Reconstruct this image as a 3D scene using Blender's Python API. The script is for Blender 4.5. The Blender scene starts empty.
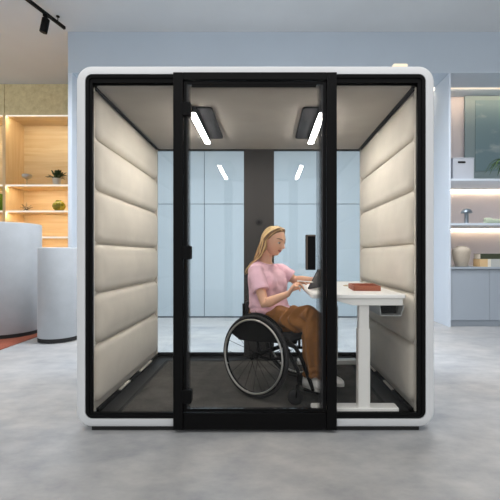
import bpy, bmesh, math, random
from mathutils import Vector, Matrix, noise, Quaternion
PI = math.pi
random.seed(7)
scene = bpy.context.scene
COL = scene.collection
HC = 1.115          # lens height
CY = -2.35          # lens distance in front of the booth
F = 370.0

def V(*a): return Vector(a)
def srgb(r, g, b):
    def f(c):
        c /= 255.0
        return c / 12.92 if c <= 0.04045 else ((c + 0.055) / 1.055) ** 2.4
    return (f(r), f(g), f(b), 1.0)
def at(px, py, Y):
    z = Y - CY
    return Vector(((px - 266) * z / F, Y, HC - (py - 256) * z / F))

# ------------------------------------------------------------------ materials
def new_mat(name):
    m = bpy.data.materials.new(name); m.use_nodes = True
    return m, m.node_tree.nodes, m.node_tree.links, m.node_tree.nodes['Principled BSDF']

def mat(name, col, rough=0.5, metal=0.0, var=0.0, scale=8.0, bump=0.0, bscale=200.0, sheen=0.0,
        coat=0.0, stretch=(1, 1, 1), col2=None, emit=None, estr=0.0, spec=None, sss=0.0, detail=4.0):
    m, N, L, b = new_mat(name)
    b.inputs['Base Color'].default_value = col
    b.inputs['Roughness'].default_value = rough
    b.inputs['Metallic'].default_value = metal
    if spec is not None: b.inputs['Specular IOR Level'].default_value = spec
    if sheen: b.inputs['Sheen Weight'].default_value = sheen
    if coat: b.inputs['Coat Weight'].default_value = coat
    if sss:
        b.inputs['Subsurface Weight'].default_value = sss
        b.inputs['Subsurface Radius'].default_value = (0.02, 0.008, 0.004)
    if emit:
        b.inputs['Emission Color'].default_value = emit
        b.inputs['Emission Strength'].default_value = estr
    tc = N.new('ShaderNodeTexCoord')
    mp = N.new('ShaderNodeMapping'); mp.inputs['Scale'].default_value = stretch
    L.new(tc.outputs['Object'], mp.inputs['Vector'])
    if var or col2:
        nz = N.new('ShaderNodeTexNoise'); nz.inputs['Scale'].default_value = scale; nz.inputs['Detail'].default_value = detail
        L.new(mp.outputs['Vector'], nz.inputs['Vector'])
        r = N.new('ShaderNodeValToRGB')
        if col2 is None:
            lo = tuple(max(0, c * (1 - var)) for c in col[:3]) + (1,)
            hi = tuple(min(1, c * (1 + var)) for c in col[:3]) + (1,)
        else: lo, hi = col, col2
        r.color_ramp.elements[0].position = 0.32; r.color_ramp.elements[0].color = lo
        r.color_ramp.elements[1].position = 0.68; r.color_ramp.elements[1].color = hi
        L.new(nz.outputs['Fac'], r.inputs['Fac']); L.new(r.outputs['Color'], b.inputs['Base Color'])
    if bump:
        n2 = N.new('ShaderNodeTexNoise'); n2.inputs['Scale'].default_value = bscale; n2.inputs['Detail'].default_value = 3
        L.new(mp.outputs['Vector'], n2.inputs['Vector'])
        bp = N.new('ShaderNodeBump'); bp.inputs['Strength'].default_value = bump; bp.inputs['Distance'].default_value = 0.004
        L.new(n2.outputs['Fac'], bp.inputs['Height']); L.new(bp.outputs['Normal'], b.inputs['Normal'])
    return m

def glass_mat(name, refl, tint=(1, 1, 1, 1), rough=0.0):
    m, N, L, b = new_mat(name)
    out = N['Material Output']; N.remove(b)
    tr = N.new('ShaderNodeBsdfTransparent'); tr.inputs['Color'].default_value = tint
    gl = N.new('ShaderNodeBsdfGlossy'); gl.inputs['Roughness'].default_value = rough
    mx = N.new('ShaderNodeMixShader')
    lw = N.new('ShaderNodeFresnel'); lw.inputs['IOR'].default_value = 1.45
    mu = N.new('ShaderNodeMath'); mu.operation = 'MULTIPLY'; mu.inputs[1].default_value = refl
    L.new(lw.outputs['Fac'], mu.inputs[0]); L.new(mu.outputs[0], mx.inputs['Fac'])
    L.new(tr.outputs[0], mx.inputs[1]); L.new(gl.outputs[0], mx.inputs[2]); L.new(mx.outputs[0], out.inputs['Surface'])
    return m

def frit_mat(name, x_solid, x_clear):
    """printed edge band on glass: dense ink at the door edge thinning out to clear glass"""
    m, N, L, b = new_mat(name)
    out = N['Material Output']
    b.inputs['Base Color'].default_value = srgb(22, 22, 24); b.inputs['Roughness'].default_value = 0.5
    tr = N.new('ShaderNodeBsdfTransparent'); mx = N.new('ShaderNodeMixShader')
    tc = N.new('ShaderNodeTexCoord'); sx = N.new('ShaderNodeSeparateXYZ'); L.new(tc.outputs['Object'], sx.inputs[0])
    mr = N.new('ShaderNodeMapRange'); mr.inputs['From Min'].default_value = x_solid; mr.inputs['From Max'].default_value = x_clear
    mr.inputs['To Min'].default_value = 0.0; mr.inputs['To Max'].default_value = 1.0
    L.new(sx.outputs['X'], mr.inputs['Value']); L.new(mr.outputs['Result'], mx.inputs['Fac'])
    L.new(b.outputs[0], mx.inputs[1]); L.new(tr.outputs[0], mx.inputs[2]); L.new(mx.outputs[0], out.inputs['Surface'])
    return m

def emit_mat(name, col, strength):
    m, N, L, b = new_mat(name)
    out = N['Material Output']; N.remove(b)
    e = N.new('ShaderNodeEmission'); e.inputs['Color'].default_value = col; e.inputs['Strength'].default_value = strength
    L.new(e.outputs[0], out.inputs['Surface'])
    return m

def floor_mat():
    m, N, L, b = new_mat('concrete')
    tc = N.new('ShaderNodeTexCoord')
    mp = N.new('ShaderNodeMapping'); mp.inputs['Scale'].default_value = (0.55, 0.9, 1); L.new(tc.outputs['Object'], mp.inputs['Vector'])
    n1 = N.new('ShaderNodeTexNoise'); n1.inputs['Scale'].default_value = 1.5; n1.inputs['Detail'].default_value = 6; n1.inputs['Roughness'].default_value = 0.6
    n2 = N.new('ShaderNodeTexNoise'); n2.inputs['Scale'].default_value = 7; n2.inputs['Detail'].default_value = 8; n2.inputs['Roughness'].default_value = 0.65
    n3 = N.new('ShaderNodeTexNoise'); n3.inputs['Scale'].default_value = 1.1; n3.inputs['Detail'].default_value = 2
    for n in (n1, n2, n3): L.new(mp.outputs['Vector'], n.inputs['Vector'])
    ad = N.new('ShaderNodeMath'); ad.operation = 'MULTIPLY_ADD'; ad.inputs[1].default_value = 0.45
    L.new(n1.outputs['Fac'], ad.inputs[0])
    m2 = N.new('ShaderNodeMath'); m2.operation = 'MULTIPLY'; m2.inputs[1].default_value = 0.55; L.new(n2.outputs['Fac'], m2.inputs[0])
    L.new(m2.outputs[0], ad.inputs[2])
    r = N.new('ShaderNodeValToRGB')
    r.color_ramp.elements[0].position = 0.36; r.color_ramp.elements[0].color = srgb(138, 140, 144)
    r.color_ramp.elements[1].position = 0.62; r.color_ramp.elements[1].color = srgb(176, 175, 174)
    L.new(ad.outputs[0], r.inputs['Fac'])
    mix = N.new('ShaderNodeMix'); mix.data_type = 'RGBA'; mix.blend_type = 'MULTIPLY'
    r2 = N.new('ShaderNodeValToRGB')
    r2.color_ramp.elements[0].position = 0.35; r2.color_ramp.elements[0].color = (0.94, 0.97, 1.0, 1)
    r2.color_ramp.elements[1].position = 0.65; r2.color_ramp.elements[1].color = (1.0, 0.985, 0.96, 1)
    L.new(n3.outputs['Fac'], r2.inputs['Fac'])
    mix.inputs['Factor'].default_value = 1.0
    L.new(r.outputs['Color'], mix.inputs[6]); L.new(r2.outputs['Color'], mix.inputs[7])
    L.new(mix.outputs[2], b.inputs['Base Color'])
    rr = N.new('ShaderNodeMapRange'); rr.inputs['To Min'].default_value = 0.34; rr.inputs['To Max'].default_value = 0.5
    L.new(n2.outputs['Fac'], rr.inputs['Value']); L.new(rr.outputs['Result'], b.inputs['Roughness'])
    bp = N.new('ShaderNodeBump'); bp.inputs['Strength'].default_value = 0.05; bp.inputs['Distance'].default_value = 0.01
    L.new(n2.outputs['Fac'], bp.inputs['Height']); L.new(bp.outputs['Normal'], b.inputs['Normal'])
    return m

def wood_mat(name, c1, c2, axis='X', scale=3.0, rough=0.45):
    m, N, L, b = new_mat(name)
    tc = N.new('ShaderNodeTexCoord'); mp = N.new('ShaderNodeMapping')
    mp.inputs['Scale'].default_value = {'X': (0.25, 3, 3), 'Y': (3, 0.25, 3), 'Z': (3, 3, 0.25)}[axis]
    L.new(tc.outputs['Object'], mp.inputs['Vector'])
    n = N.new('ShaderNodeTexNoise'); n.inputs['Scale'].default_value = scale; n.inputs['Detail'].default_value = 7; n.inputs['Distortion'].default_value = 1.2
    L.new(mp.outputs['Vector'], n.inputs['Vector'])
    r = N.new('ShaderNodeValToRGB'); r.color_ramp.elements[0].position = 0.3; r.color_ramp.elements[0].color = c1
    r.color_ramp.elements[1].position = 0.7; r.color_ramp.elements[1].color = c2
    L.new(n.outputs['Fac'], r.inputs['Fac']); L.new(r.outputs['Color'], b.inputs['Base Color'])
    b.inputs['Roughness'].default_value = rough
    return m

def felt_board_mat():
    m, N, L, b = new_mat('speckled_board')
    tc = N.new('ShaderNodeTexCoord')
    n = N.new('ShaderNodeTexNoise'); n.inputs['Scale'].default_value = 9; n.inputs['Detail'].default_value = 9; n.inputs['Roughness'].default_value = 0.75
    L.new(tc.outputs['Object'], n.inputs['Vector'])
    r = N.new('ShaderNodeValToRGB'); r.color_ramp.elements[0].position = 0.33; r.color_ramp.elements[0].color = srgb(214, 196, 146)
    r.color_ramp.elements[1].position = 0.68; r.color_ramp.elements[1].color = srgb(246, 232, 188)
    L.new(n.outputs['Fac'], r.inputs['Fac']); L.new(r.outputs['Color'], b.inputs['Base Color'])
    b.inputs['Roughness'].default_value = 0.9
    return m

def weave_mat(name, col, rough=0.95, scale=260.0, var=0.07, bump=0.35, sheen=0.15):
    m, N, L, b = new_mat(name)
    tc = N.new('ShaderNodeTexCoord')
    n = N.new('ShaderNodeTexNoise'); n.inputs['Scale'].default_value = scale; n.inputs['Detail'].default_value = 2
    n2 = N.new('ShaderNodeTexNoise'); n2.inputs['Scale'].default_value = 6; n2.inputs['Detail'].default_value = 3
    L.new(tc.outputs['Object'], n.inputs['Vector']); L.new(tc.outputs['Object'], n2.inputs['Vector'])
    ad = N.new('ShaderNodeMath'); ad.operation = 'ADD'; L.new(n.outputs['Fac'], ad.inputs[0]); L.new(n2.outputs['Fac'], ad.inputs[1])
    r = N.new('ShaderNodeMapRange'); r.inputs['From Min'].default_value = 0.7; r.inputs['From Max'].default_value = 1.3
    r.inputs['To Min'].default_value = 1 - var; r.inputs['To Max'].default_value = 1 + var
    L.new(ad.outputs[0], r.inputs['Value'])
    mx = N.new('ShaderNodeMix'); mx.data_type = 'RGBA'; mx.blend_type = 'MULTIPLY'; mx.inputs['Factor'].default_value = 1
    mx.inputs[6].default_value = col
    L.new(r.outputs['Result'], mx.inputs[7]); L.new(mx.outputs[2], b.inputs['Base Color'])
    b.inputs['Roughness'].default_value = rough; b.inputs['Sheen Weight'].default_value = sheen
    bp = N.new('ShaderNodeBump'); bp.inputs['Strength'].default_value = bump; bp.inputs['Distance'].default_value = 0.0015
    L.new(n.outputs['Fac'], bp.inputs['Height']); L.new(bp.outputs['Normal'], b.inputs['Normal'])
    return m

def carpet_mat(name, c1, c2):
    m, N, L, b = new_mat(name)
    tc = N.new('ShaderNodeTexCoord')
    n = N.new('ShaderNodeTexNoise'); n.inputs['Scale'].default_value = 190; n.inputs['Detail'].default_value = 3
    n2 = N.new('ShaderNodeTexNoise'); n2.inputs['Scale'].default_value = 5; n2.inputs['Detail'].default_value = 4
    L.new(tc.outputs['Object'], n.inputs['Vector']); L.new(tc.outputs['Object'], n2.inputs['Vector'])
    ad = N.new('ShaderNodeMath'); ad.operation = 'MULTIPLY_ADD'; ad.inputs[1].default_value = 0.6
    L.new(n.outputs['Fac'], ad.inputs[0])
    m2 = N.new('ShaderNodeMath'); m2.operation = 'MULTIPLY'; m2.inputs[1].default_value = 0.4
    L.new(n2.outputs['Fac'], m2.inputs[0]); L.new(m2.outputs[0], ad.inputs[2])
    r = N.new('ShaderNodeValToRGB'); r.color_ramp.elements[0].position = 0.38; r.color_ramp.elements[0].color = c1
    r.color_ramp.elements[1].position = 0.62; r.color_ramp.elements[1].color = c2
    L.new(ad.outputs[0], r.inputs['Fac']); L.new(r.outputs['Color'], b.inputs['Base Color'])
    b.inputs['Roughness'].default_value = 0.95
    bp = N.new('ShaderNodeBump'); bp.inputs['Strength'].default_value = 0.6; bp.inputs['Distance'].default_value = 0.004
    L.new(n.outputs['Fac'], bp.inputs['Height']); L.new(bp.outputs['Normal'], b.inputs['Normal'])
    return m

MT = dict(
    floor=floor_mat(),
    ceiling=mat('grey_ceiling', srgb(210, 214, 217), 0.9, var=0.03, scale=1.2),
    blue=mat('pale_blue_paint', srgb(198, 210, 222), 0.6, var=0.02, scale=1.0),
    bluewall=mat('pale_blue_lacquer_panel', srgb(175, 187, 195), 0.45, var=0.02, scale=1.0),
    bluecab=mat('blue_grey_cabinet', srgb(159, 169, 180), 0.5, var=0.015, scale=2),
    bluelight=mat('light_blue_paint', srgb(212, 222, 234), 0.5, var=0.02, scale=1.0),
    mauve=mat('mauve_grey_paint', srgb(212, 204, 206), 0.7, var=0.02, scale=2),
    seam=mat('dark_seam', srgb(70, 84, 98), 0.8),
    white=mat('white_lacquer', srgb(220, 222, 224), 0.35, var=0.008, scale=3),
    black=mat('black_powder_coat', srgb(8, 8, 9), 0.48, bump=0.03, bscale=500, spec=0.12),
    blackfl=mat('black_rubber', srgb(24, 24, 25), 0.75),
    charcoal=mat('charcoal_panel', srgb(40, 37, 35), 0.55, var=0.05, scale=6),
    floorplate=mat('dark_grey_floor_plate', srgb(26, 26, 26), 0.5, var=0.06, scale=9),
    carpet=carpet_mat('charcoal_carpet', srgb(34, 33, 31), srgb(92, 88, 83)),
    rust=carpet_mat('rust_carpet', srgb(110, 56, 40), srgb(150, 80, 58)),
    cushion=weave_mat('beige_upholstery', srgb(216, 209, 196)),
    liner=weave_mat('beige_liner', srgb(206, 199, 187)),
    feltceil=weave_mat('grey_beige_ceiling_felt', srgb(156, 150, 141), scale=200),
    drumfab=weave_mat('light_grey_fabric', srgb(174, 180, 186), scale=150, var=0.06),
    lampplate=mat('dark_grey_metal_plate', srgb(40, 41, 44), 0.7, spec=0.1),
    lampon=emit_mat('lit_diffuser', (1.0, 0.95, 0.88, 1), 92.0),
    warmled=emit_mat('warm_led_line', (1.0, 0.76, 0.50, 1), 30.0),
    profled=emit_mat('lit_profile', (1.0, 0.86, 0.70, 1), 1.0),
    woodled=emit_mat('shelf_led_line', (1.0, 0.84, 0.62, 1), 72.0),
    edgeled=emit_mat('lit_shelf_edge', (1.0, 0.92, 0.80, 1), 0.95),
    roofled=emit_mat('small_warm_lamp', (1.0, 0.88, 0.66, 1), 1.15),
    glass=glass_mat('clear_glass', 0.35),
    backglass=glass_mat('rear_glass', 1.3, (0.93, 0.97, 0.985, 1)),
    ornament=glass_mat('ornament_glass', 3.0, (0.9, 0.92, 0.93, 1)),
    ply=wood_mat('plywood', srgb(222, 192, 142), srgb(238, 214, 170)),
    plyz=wood_mat('plywood_upright', srgb(220, 188, 138), srgb(236, 210, 166), 'Z'),
    board=felt_board_mat(),
    bronzehi=mat('bronze_highlight', srgb(96, 84, 74), 0.4, metal=0.4),
    desk=mat('white_desk_top', srgb(236, 235, 231), 0.4, var=0.006, scale=4),
    deskmetal=mat('white_desk_steel', srgb(240, 239, 234), 0.38),
    trayg=mat('light_grey_steel', srgb(176, 178, 176), 0.45),
    terracotta=mat('terracotta_leather', srgb(164, 88, 58), 0.55, var=0.08, scale=20),
    paper=mat('cream_paper', srgb(228, 222, 208), 0.8),
    brass=mat('beige_cable_ring', srgb(190, 168, 130), 0.45),
    teal=None,
    skin=mat('skin', srgb(230, 178, 146), 0.5, var=0.05, scale=14, sss=0.12),
    lips=mat('lips', srgb(186, 104, 96), 0.42),
    brow=mat('brow_hair', srgb(96, 66, 42), 0.7),
    eyew=mat('eye_white', srgb(226, 220, 214), 0.25),
    iris=mat('iris_dark', srgb(50, 36, 28), 0.25),
    pink=weave_mat('pink_cotton', srgb(238, 194, 207), scale=320, var=0.05, bump=0.25),
    brown=weave_mat('brown_cloth', srgb(140, 92, 44), scale=240, var=0.12, bump=0.3),
    shoe=mat('white_canvas', srgb(226, 224, 218), 0.6, bump=0.1, bscale=300),
    sole=mat('white_rubber', srgb(212, 210, 204), 0.6),
    nail=mat('nail_pink', srgb(224, 170, 156), 0.35),
    silver=mat('brushed_silver', srgb(190, 190, 188), 0.3, metal=0.9),
    steel=mat('silver_metal', srgb(196, 194, 188), 0.28, metal=0.85),
    tyre=mat('black_tyre', srgb(26, 26, 27), 0.7),
    nylon=weave_mat('black_nylon', srgb(32, 32, 34), scale=220, var=0.1),
    tablet=mat('dark_tablet_back', srgb(80, 80, 84), 0.38, metal=0.3),
    screen=mat('tablet_screen', srgb(20, 22, 26), 0.08),
    pen=mat('white_plastic', srgb(236, 234, 230), 0.35),
    potw=mat('white_ceramic', srgb(226, 220, 206), 0.4),
    soil=mat('dark_soil', srgb(50, 38, 28), 0.95),
    leaf=mat('dark_green_leaf', srgb(44, 72, 42), 0.45, var=0.25, scale=25),
    leaf2=mat('strap_leaf', srgb(70, 104, 44), 0.42, var=0.35, scale=20),
    olive=mat('olive_green_glaze', srgb(132, 128, 34), 0.18, var=0.25, scale=20),
    greenblk=mat('bright_green', srgb(110, 160, 40), 0.5),
    storage=weave_mat('light_grey_box_fabric', srgb(188, 193, 202), scale=180, var=0.04),
    mushroom=mat('grey_metal_lamp', srgb(120, 130, 140), 0.3, metal=0.7),
    jade=mat('pale_green_glass', srgb(196, 208, 184), 0.15, coat=0.4),
    vase=mat('beige_stoneware', srgb(186, 174, 158), 0.75, var=0.06, scale=40),
    greenbook=mat('dark_green_cover', srgb(54, 62, 40), 0.6),
    tanbook=mat('tan_cover', srgb(216, 184, 138), 0.6),
    greybook=mat('pale_grey_cover', srgb(186, 188, 184), 0.6),
)
def art_mat():
    m, N, L, b = new_mat('teal_art_print')
    tc = N.new('ShaderNodeTexCoord')
    mp = N.new('ShaderNodeMapping'); mp.inputs['Scale'].default_value = (1.4, 1, 3.0); mp.inputs['Rotation'].default_value = (0, 0.35, 0)
    L.new(tc.outputs['Object'], mp.inputs['Vector'])
    n = N.new('ShaderNodeTexNoise'); n.inputs['Scale'].default_value = 1.5; n.inputs['Detail'].default_value = 5
    L.new(mp.outputs['Vector'], n.inputs['Vector'])
    r = N.new('ShaderNodeValToRGB')
    r.color_ramp.elements[0].position = 0.56; r.color_ramp.elements[0].color = srgb(112, 138, 146)
    r.color_ramp.elements[1].position = 0.74; r.color_ramp.elements[1].color = srgb(172, 182, 186)
    L.new(n.outputs['Fac'], r.inputs['Fac']); L.new(r.outputs['Color'], b.inputs['Base Color'])
    b.inputs['Roughness'].default_value = 0.5
    return m
MT['teal'] = art_mat()
MT['tealframe'] = mat('pale_teal_border', srgb(134, 152, 156), 0.5)
for nm_, a_, b_ in (('hair', srgb(158, 116, 68), srgb(208, 168, 108)), ('hairl', srgb(212, 176, 118), srgb(240, 212, 156)), ('haird', srgb(92, 62, 36), srgb(140, 98, 56))):
    MT[nm_] = mat('blond_' + nm_, a_, 0.42, col2=b_, scale=40, stretch=(1, 1, .3))

# ------------------------------------------------------------------ object helpers
def link(name, bm, m, parent=None, smooth=False, bevel=0.0, seg=2, sharp=40):
    me = bpy.data.meshes.new(name)
    bmesh.ops.recalc_face_normals(bm, faces=bm.faces)
    bm.to_mesh(me); bm.free()
    for mm in (m if isinstance(m, (list, tuple)) else [m]): me.materials.append(mm)
    o = bpy.data.objects.new(name, me); COL.objects.link(o)
    if parent: o.parent = parent
    if bevel:
        md = o.modifiers.new('bevel', 'BEVEL'); md.width = bevel; md.segments = seg; md.limit_method = 'ANGLE'; md.angle_limit = math.radians(35)
        md.harden_normals = False
    if smooth or bevel:
        for p in me.polygons: p.use_smooth = True
        me.set_sharp_from_angle(angle=math.radians(sharp))
    return o
def tag(o, label, cat, group=None):
    o['label'] = label; o['category'] = cat
    if group: o['group'] = group
    return o
def struct(o):
    o['kind'] = 'structure'; return o
def empty(name, loc, label=None, cat=None, rotz=0.0, group=None):
    o = bpy.data.objects.new(name, None); COL.objects.link(o); o.location = loc; o.rotation_euler = (0, 0, rotz)
    o.empty_display_size = 0.1
    if label: tag(o, label, cat, group)
    return o
def dup(root, loc, label, group=None, rotz=None):
    def cp(o, par):
        c = o.copy(); COL.objects.link(c)
        if par: c.parent = par
        for ch in list(o.children): cp(ch, c)
        return c
    r = cp(root, None); r.location = loc; r['label'] = label
    if rotz is not None: r.rotation_euler = (0, 0, rotz)
    if group: r['group'] = group
    return r

def BM(): return bmesh.new()
def box(bm, x0, x1, y0, y1, z0, z1, mi=0):
    vs = [bm.verts.new((x, y, z)) for x in (x0, x1) for y in (y0, y1) for z in (z0, z1)]
    for q in ((0, 1, 3, 2), (4, 6, 7, 5), (0, 4, 5, 1), (2, 3, 7, 6), (0, 2, 6, 4), (1, 5, 7, 3)):
        f = bm.faces.new([vs[i] for i in q]); f.material_index = mi
    return vs
def loops(bm, rings, cap0=True, cap1=True, close=True, mi=0):
    """skin successive vertex rings"""
    R = [[bm.verts.new(p) for p in r] for r in rings]
    n = len(R[0])
    for a, b in zip(R, R[1:]):
        for i in range(n if close else n - 1):
            j = (i + 1) % n
            f = bm.faces.new((a[i], a[j], b[j], b[i])); f.material_index = mi
    if cap0: f = bm.faces.new(R[0][::-1]); f.material_index = mi
    if cap1: f = bm.faces.new(R[-1]); f.material_index = mi
    return R
def lathe(bm, prof, n=28, c=(0, 0, 0), mi=0, caps=(True, True)):
    c = Vector(c)
    loops(bm, [[c + V(r * math.cos(2 * PI * i / n), r * math.sin(2 * PI * i / n), z) for i in range(n)] for r, z in prof],
          cap0=caps[0], cap1=caps[1], mi=mi)
def frames(pts):
    """parallel transported frames along a polyline"""
    pts = [Vector(p) for p in pts]; T = []
    for i in range(len(pts)):
        a = pts[max(i - 1, 0)]; b = pts[min(i + 1, len(pts) - 1)]
        T.append((b - a).normalized())
    ref = V(0, 0, 1) if abs(T[0].z) < 0.9 else V(1, 0, 0)
    n = (ref - T[0] * ref.dot(T[0])).normalized(); out = []
    for t in T:
        n = (n - t * n.dot(t)).normalized()
        out.append((t, n, t.cross(n)))
    return pts, out
def tube(bm, pts, r, n=10, mi=0, closed=False, flat=None, side=None):
    """r: number or list; flat: ratio of the second radius"""
    if closed: return ring_tube(bm, pts, r, n, mi)
    pts, fr = frames(pts)
    rr = r if isinstance(r, (list, tuple)) else [r] * len(pts)
    rings = []
    for p, (t, a, b), q in zip(pts, fr, rr):
        if side is not None:
            b = (Vector(side) - t * t.dot(Vector(side))).normalized(); a = b.cross(t)
        q2 = q * (flat if flat else 1)
        rings.append([p + a * (q2 * math.cos(2 * PI * i / n)) + b * (q * math.sin(2 * PI * i / n)) for i in range(n)])
    loops(bm, rings, mi=mi)
def ring_tube(bm, pts, r, n=8, mi=0):
    pts = [Vector(p) for p in pts]; N = len(pts)
    c = sum(pts, V(0, 0, 0)) / N
    nor = (pts[0] - c).cross(pts[N // 4] - c).normalized()
    R = []
    for i, p in enumerate(pts):
        t = (pts[(i + 1) % N] - pts[i - 1]).normalized(); a = t.cross(nor)
        R.append([bm.verts.new(p + a * (r * math.cos(2 * PI * k / n)) + nor * (r * math.sin(2 * PI * k / n))) for k in range(n)])
    for i in range(N):
        A, B = R[i], R[(i + 1) % N]
        for k in range(n):
            f = bm.faces.new((A[k], A[(k + 1) % n], B[(k + 1) % n], B[k])); f.material_index = mi
def smooth_path(pts, k=6):
    """Catmull-Rom through points"""
    P = [Vector(p) for p in pts]; P = [P[0] * 2 - P[1]] + P + [P[-1] * 2 - P[-2]]; out = []
    for i in range(1, len(P) - 2):
        for j in range(k):
            t = j / k; a, b, c, d = P[i - 1:i + 3]
            out.append(0.5 * ((2 * b) + (c - a) * t + (2 * a - 5 * b + 4 * c - d) * t * t + (3 * b - a - 3 * c + d) * t ** 3))
    out.append(P[-2]); return out
def rrect(w, h, r, k=5):
    """rounded rectangle outline, centred"""
    r = max(min(r, w / 2 - 1e-4, h / 2 - 1e-4), 1e-4); o = []
    for cx, cy, a0 in ((w / 2 - r, h / 2 - r, 0), (-w / 2 + r, h / 2 - r, PI / 2), (-w / 2 + r, -h / 2 + r, PI), (w / 2 - r, -h / 2 + r, 1.5 * PI)):
        for i in range(k + 1):
            a = a0 + PI / 2 * i / k
            o.append((cx + r * math.cos(a), cy + r * math.sin(a)))
    return o
def pillow(bm, O, U, W, Nn, w, h, r, t, edge, extra=0.0, k=5, mi=0, steps=6):
    """cushion face: rounded rectangle in (U,W), swelling by t along Nn over an edge width, dome extra in the middle"""
    O, U, W, Nn = Vector(O), Vector(U), Vector(W), Vector(Nn)
    rings = []
    ss = [edge * (1 - math.cos(PI / 2 * i / steps)) for i in range(steps + 1)]
    hs = [t * math.sin(PI / 2 * i / steps) for i in range(steps + 1)]
    for s, q in zip(ss, hs):
        rings.append([O + U * a + W * b + Nn * q for a, b in rrect(w - 2 * s, h - 2 * s, r - s * 0.6, k)])
    m = min(w, h) / 2 - edge
    for i in range(1, 5):
        f = i / 5; s = edge + m * f
        rings.append([O + U * a + W * b + Nn * (t + extra * (1 - (1 - f) ** 2)) for a, b in rrect(w - 2 * s, h - 2 * s, max(r - edge * 0.6, 0.004), k)])
    loops(bm, rings, cap0=True, cap1=True, mi=mi)
def rbox(bm, x0, x1, y0, y1, z0, z1, r, axis='Z', k=5, mi=0, bev=0.0):
    """box with rounded vertical (axis) edges"""
    if axis == 'Z':
        f = lambda a, b, q: V((x0 + x1) / 2 + a, (y0 + y1) / 2 + b, q); w, h, q0, q1 = x1 - x0, y1 - y0, z0, z1
    elif axis == 'Y':
        f = lambda a, b, q: V((x0 + x1) / 2 + a, q, (z0 + z1) / 2 + b); w, h, q0, q1 = x1 - x0, z1 - z0, y0, y1
    else:
        f = lambda a, b, q: V(q, (y0 + y1) / 2 + a, (z0 + z1) / 2 + b); w, h, q0, q1 = y1 - y0, z1 - z0, x0, x1
    lv = [(q0, bev), (q0 + bev, 0), (q1 - bev, 0), (q1, bev)] if bev else [(q0, 0), (q1, 0)]
    loops(bm, [[f(a, b, q) for a, b in rrect(w - 2 * s, h - 2 * s, r - s, k)] for q, s in lv], mi=mi)

def remesh(bm, voxel, smooth_it=3, fac=0.5):
    """weld overlapping closed shapes into one continuous skin; returns a new bmesh"""
    me = bpy.data.meshes.new('tmp'); bmesh.ops.recalc_face_normals(bm, faces=bm.faces); bm.to_mesh(me); bm.free()
    o = bpy.data.objects.new('tmp', me); COL.objects.link(o)
    md = o.modifiers.new('r', 'REMESH'); md.mode = 'VOXEL'; md.voxel_size = voxel; md.adaptivity = 0
    if smooth_it:
        s = o.modifiers.new('s', 'SMOOTH'); s.iterations = smooth_it; s.factor = fac
    dg = bpy.context.evaluated_depsgraph_get(); dg.update()
    m2 = bpy.data.meshes.new_from_object(o.evaluated_get(dg))
    out = bmesh.new(); out.from_mesh(m2)
    bpy.data.objects.remove(o); bpy.data.meshes.remove(me); bpy.data.meshes.remove(m2)
    return out

#PART2
# ================================================================== THE SETTING
CEIL = 4.634
YB = 4.34           # blue wall behind the booth
YF = 3.46           # face of the blue portal and of the shelves at right
YL = 5.22           # face of the plywood shelves at left
b = BM(); box(b, -9, 9, -7, 6.2, -0.1, 0); struct(link('floor', b, MT['floor']))
b = BM(); box(b, -9, 9, -3.0, 6.2, CEIL, CEIL + 0.1); struct(link('ceiling', b, MT['ceiling']))
b = BM()            # panelled rear wall, narrow grooves between panels
xs = [-3.05, -1.115, 0.92, 2.95, 4.95, 7.0]; zs = [0.02, 2.055, 3.989 + 0.3]
box(b, xs[0], xs[-1], YB + 0.012, YB + 0.2, 0, CEIL, 1)
for x0, x1 in zip(xs, xs[1:]):
    for z0, z1 in zip(zs, zs[1:]): box(b, x0 + 0.006, x1 - 0.006, YB, YB + 0.014, z0 + 0.006, z1 - 0.006, 0)
struct(link('wall_back', b, [MT['bluewall'], MT['seam']]))
b = BM(); box(b, -3.109, 7.0, YF, YB, 3.989, CEIL)
struct(link('trim_1', b, MT['blue']))
b = BM(); box(b, -3.109, -3.046, YF, YB + 0.01, 0, 3.989)
struct(link('trim_2', b, MT['bluelight']))
b = BM(); box(b, -9, 9, 6.1, 6.2, 0, CEIL); struct(link('wall_rear', b, MT['ceiling']))
b = BM(); box(b, -3.03, 2.865, 3.972, 3.984, 3.971, 3.9885)
led = link('linear_light', b, MT['warmled'])
b = BM(); box(b, -3.03, 2.865, 3.962, 3.971, 3.963, 3.9885); link('profile', b, MT['profled'], led)
tag(led, 'long warm LED line under the blue portal header', 'light')
b = BM(); box(b, -4.6, -3.15, 1.5, 5.21, 0, 0.008)
tag(link('carpet', b, MT['rust']), 'rust orange carpet on the floor under the grey fabric drums at left', 'carpet')

# ---------------------------------------------------------------- right shelving (blue)
XR = 2.873
rs = empty('shelving_unit', (XR, YF, 0), 'pale blue built-in shelving with warm lit shelves and closed cabinets, right of the booth', 'shelves')
XE = 6.5 - XR; D = YB - YF
b = BM(); box(b, 0, 0.03, 0, D, 0, 3.985); link('side_panel', b, MT['bluelight'], rs, bevel=0.002)
b = BM(); box(b, XE, XE + 0.03, 0, D, 0, 3.985); link('side_panel', b, MT['bluelight'], rs, bevel=0.002)
b = BM(); box(b, 0.03, XE, D - 0.02, D - 0.001, 0.9, 3.985); link('back_panel', b, MT['mauve'], rs)
def hz(py): return HC - (py - 256) * (YF - CY) / F
zc = hz(267.0)      # counter
b = BM(); box(b, .035, XE - .005, .502, .511, 3.963, 3.9885); pf = link('light_profile', b, MT['profled'], rs)
b = BM(); box(b, .035, XE - .005, .512, .524, 3.971, 3.9885); link('led_strip', b, MT['warmled'], pf)
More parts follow.
